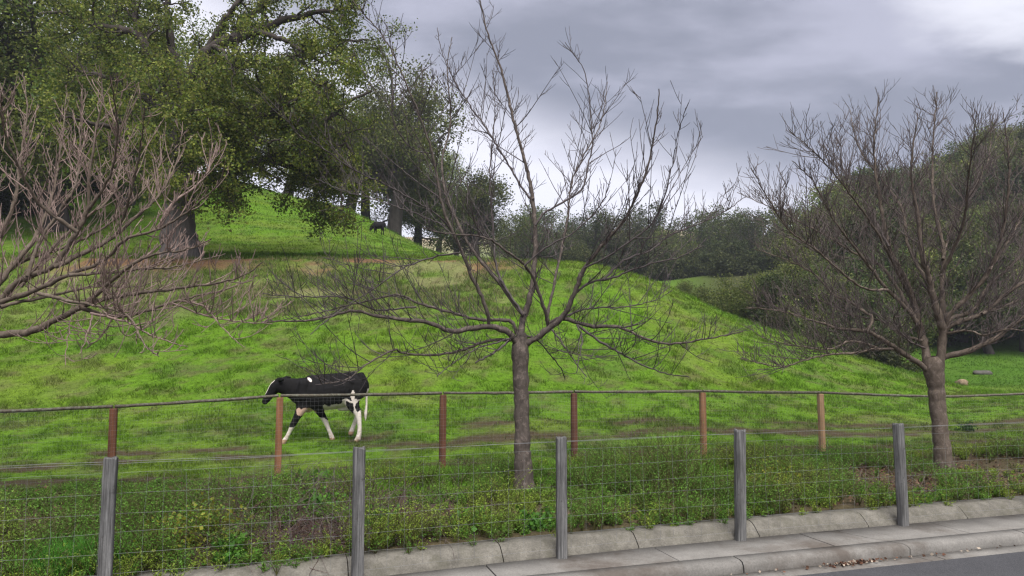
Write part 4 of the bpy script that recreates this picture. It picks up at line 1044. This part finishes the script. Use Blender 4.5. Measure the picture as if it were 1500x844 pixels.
for k_, (u, n0, t) in enumerate(((475, 1.9, 'bright broadleaf weed left of the second grey post, mid strip'), (560, 1.1, 'bright broadleaf weed right of the second grey post near the edging'), (690, .8, 'low broadleaf weed at the edging midway between the second and third grey posts'), (790, .7, 'broadleaf weed at the edging just left of the third grey post'), (920, 1.9, 'bright broadleaf weed between the third grey post and the fourth, mid strip'), (345, .5, 'broadleaf weed at the edging low in the left part of the strip'))):
    plant('broadleaf_weed', t, u, n0, .22, .38, 420, .05, np.array([[.06,.16,.02],[.085,.2,.025],[.05,.13,.02]]), 20 + k_)
plant('thistle', 'small dark green plant alone on the grass behind the rail right of the bare tree', 1415, 6.9, .22, .3, 300, .05, np.array([[.03,.07,.02],[.045,.09,.03]]), 40)

# ------------------------------------------------------------------ haze
hz = MB(); hz.box((-640, -140, -2.2), (640, 660, 84)); mh = bpy.data.materials.new('valley_haze'); mh.use_nodes = True
nt = mh.node_tree; nt.nodes.remove(nt.nodes['Principled BSDF'])
pv = nt.nodes.new('ShaderNodeVolumePrincipled'); pv.inputs['Density'].default_value = .0005; pv.inputs['Color'].default_value = (.80,.84,1,1); pv.inputs['Anisotropy'].default_value = .2
nt.links.new(pv.outputs[0], nt.nodes['Material Output'].inputs['Volume'])
USE_HAZE = True
if USE_HAZE:
    tag(hz.build('haze', mh), 'thin damp haze in the valley air', 'haze', kind='stuff')

# ------------------------------------------------------------------ sky, sun, camera
SUN_EL, SUN_AZ = math.radians(58), math.radians(165)   # behind thick cloud
w = bpy.data.worlds.new('World'); SC.world = w; w.use_nodes = True
nt = w.node_tree; N = nt.nodes; L = nt.links; bg = N['Background']
bg.inputs['Strength'].default_value = .1
sky = N.new('ShaderNodeTexSky'); sky.sky_type = 'NISHITA'; sky.sun_disc = False; sky.sun_elevation = SUN_EL; sky.sun_rotation = SUN_AZ
tc = N.new('ShaderNodeTexCoord'); sp = N.new('ShaderNodeSeparateXYZ'); L.new(tc.outputs['Generated'], sp.inputs[0])
def M(op, a, b=None, c=None):
    m = N.new('ShaderNodeMath'); m.operation = op
    for i, x in enumerate((a, b, c)):
        if x is None: continue
        if isinstance(x, (int, float)): m.inputs[i].default_value = x
        else: L.new(x, m.inputs[i])
    return m.outputs[0]
X_, Y_, Z_ = sp.outputs
zz = M('ADD', M('MAXIMUM', Z_, 0.0), .16)
cv = N.new('ShaderNodeCombineXYZ'); L.new(M('DIVIDE', X_, zz), cv.inputs[0]); L.new(M('DIVIDE', Y_, zz), cv.inputs[1])
def nz(scale, det, off, stretch=(1,1,1), rough=.55):
    mp = N.new('ShaderNodeMapping'); mp.inputs['Location'].default_value = off; mp.inputs['Scale'].default_value = stretch; L.new(cv.outputs[0], mp.inputs['Vector'])
    n = N.new('ShaderNodeTexNoise'); n.inputs['Scale'].default_value = scale; n.inputs['Detail'].default_value = det; n.inputs['Roughness'].default_value = rough
    L.new(mp.outputs[0], n.inputs['Vector']); return n.outputs['Fac']
big = nz(.55, 3, (3.1, 1.7, 0)); fine = nz(1.5, 6, (7, 2, 0), (1, 1.5, 1))
def sstep(x, a, b):
    r_ = N.new('ShaderNodeMapRange'); r_.interpolation_type = 'SMOOTHSTEP'; r_.inputs['From Min'].default_value = a; r_.inputs['From Max'].default_value = b
    L.new(x, r_.inputs['Value']); return r_.outputs[0]
# a dark cloud bank slopes down to the right over a bright strip of sky near the horizon
edge = M('ADD', M('ADD', Z_, M('MULTIPLY', X_, .33)), M('MULTIPLY', M('ADD', M('ADD', big, M('MULTIPLY', fine, .6)), -.8), .11))
dk = sstep(edge, .245, .36)
def mixrgb(f, a, b):
    m = N.new('ShaderNodeMix'); m.data_type = 'RGBA'
    L.new(f, m.inputs[0])
    for i, x in ((6, a), (7, b)):
        if isinstance(x, tuple): m.inputs[i].default_value = (*x, 1)
        else: L.new(x, m.inputs[i])
    return m.outputs[2]
c = mixrgb(dk, (.98, .97, 1.08), (.285, .295, .36))
c = mixrgb(M('MULTIPLY', sstep(fine, .42, .68), M('MULTIPLY', dk, .75)), c, (.58, .58, .70))
# break in the cloud at upper right
dt = N.new('ShaderNodeVectorMath'); dt.operation = 'DOT_PRODUCT'; L.new(tc.outputs['Generated'], dt.inputs[0]); v_ = Vector((.64, .70, .44)).normalized(); dt.inputs[1].default_value = v_
c = mixrgb(sstep(M('ADD', dt.outputs['Value'], M('MULTIPLY', M('ADD', fine, -.5), .06)), .981, 1.0), c, (.92, .92, 1.0))
c = mixrgb(sstep(Z_, 0.0, -.1), c, (.3, .3, .3))
sc_ = N.new('ShaderNodeVectorMath'); sc_.operation = 'SCALE'; L.new(c, sc_.inputs[0]); sc_.inputs['Scale'].default_value = 2.25
fin = N.new('ShaderNodeMix'); fin.data_type = 'RGBA'; fin.inputs[0].default_value = .96; L.new(sky.outputs[0], fin.inputs[6]); L.new(sc_.outputs[0], fin.inputs[7])
L.new(fin.outputs[2], bg.inputs['Color'])

sl = bpy.data.lights.new('sun', 'SUN'); sl.energy = 1.5; sl.angle = math.radians(45); sl.color = (1, .97, .92)
so = bpy.data.objects.new('sun', sl); COL.objects.link(so)
dirv = Vector((math.sin(SUN_AZ) * math.cos(SUN_EL), math.cos(SUN_AZ) * math.cos(SUN_EL), math.sin(SUN_EL)))
so.rotation_euler = (-dirv).to_track_quat('-Z', 'Y').to_euler(); so.location = (0, 0, 40)

cd = bpy.data.cameras.new('camera'); cd.sensor_width = 36; cd.lens = F / 1500 * 36; cd.clip_end = 5000; cd.clip_start = .05
co = bpy.data.objects.new('camera', cd); COL.objects.link(co); co.location = (0, 0, CAMZ); co.rotation_euler = (math.pi/2 + PITCH, 0, 0)
SC.camera = co
vs = SC.view_settings; vs.view_transform = 'Standard'; vs.look = 'None'; vs.exposure = 2.2; vs.gamma = 1; vs.use_curve_mapping = False
cy = SC.cycles
cy.max_bounces = 6; cy.diffuse_bounces = 3; cy.glossy_bounces = 1; cy.transmission_bounces = 3; cy.transparent_max_bounces = 4; cy.volume_bounces = 0
cy.use_denoising = True
try:
    cy.denoiser = 'OPENIMAGEDENOISE'; cy.denoising_input_passes = 'RGB_ALBEDO_NORMAL'; cy.denoising_prefilter = 'ACCURATE'
except Exception: pass
SC.render.film_transparent = False
cy.pixel_filter_type = 'BLACKMAN_HARRIS'; cy.filter_width = 1.3
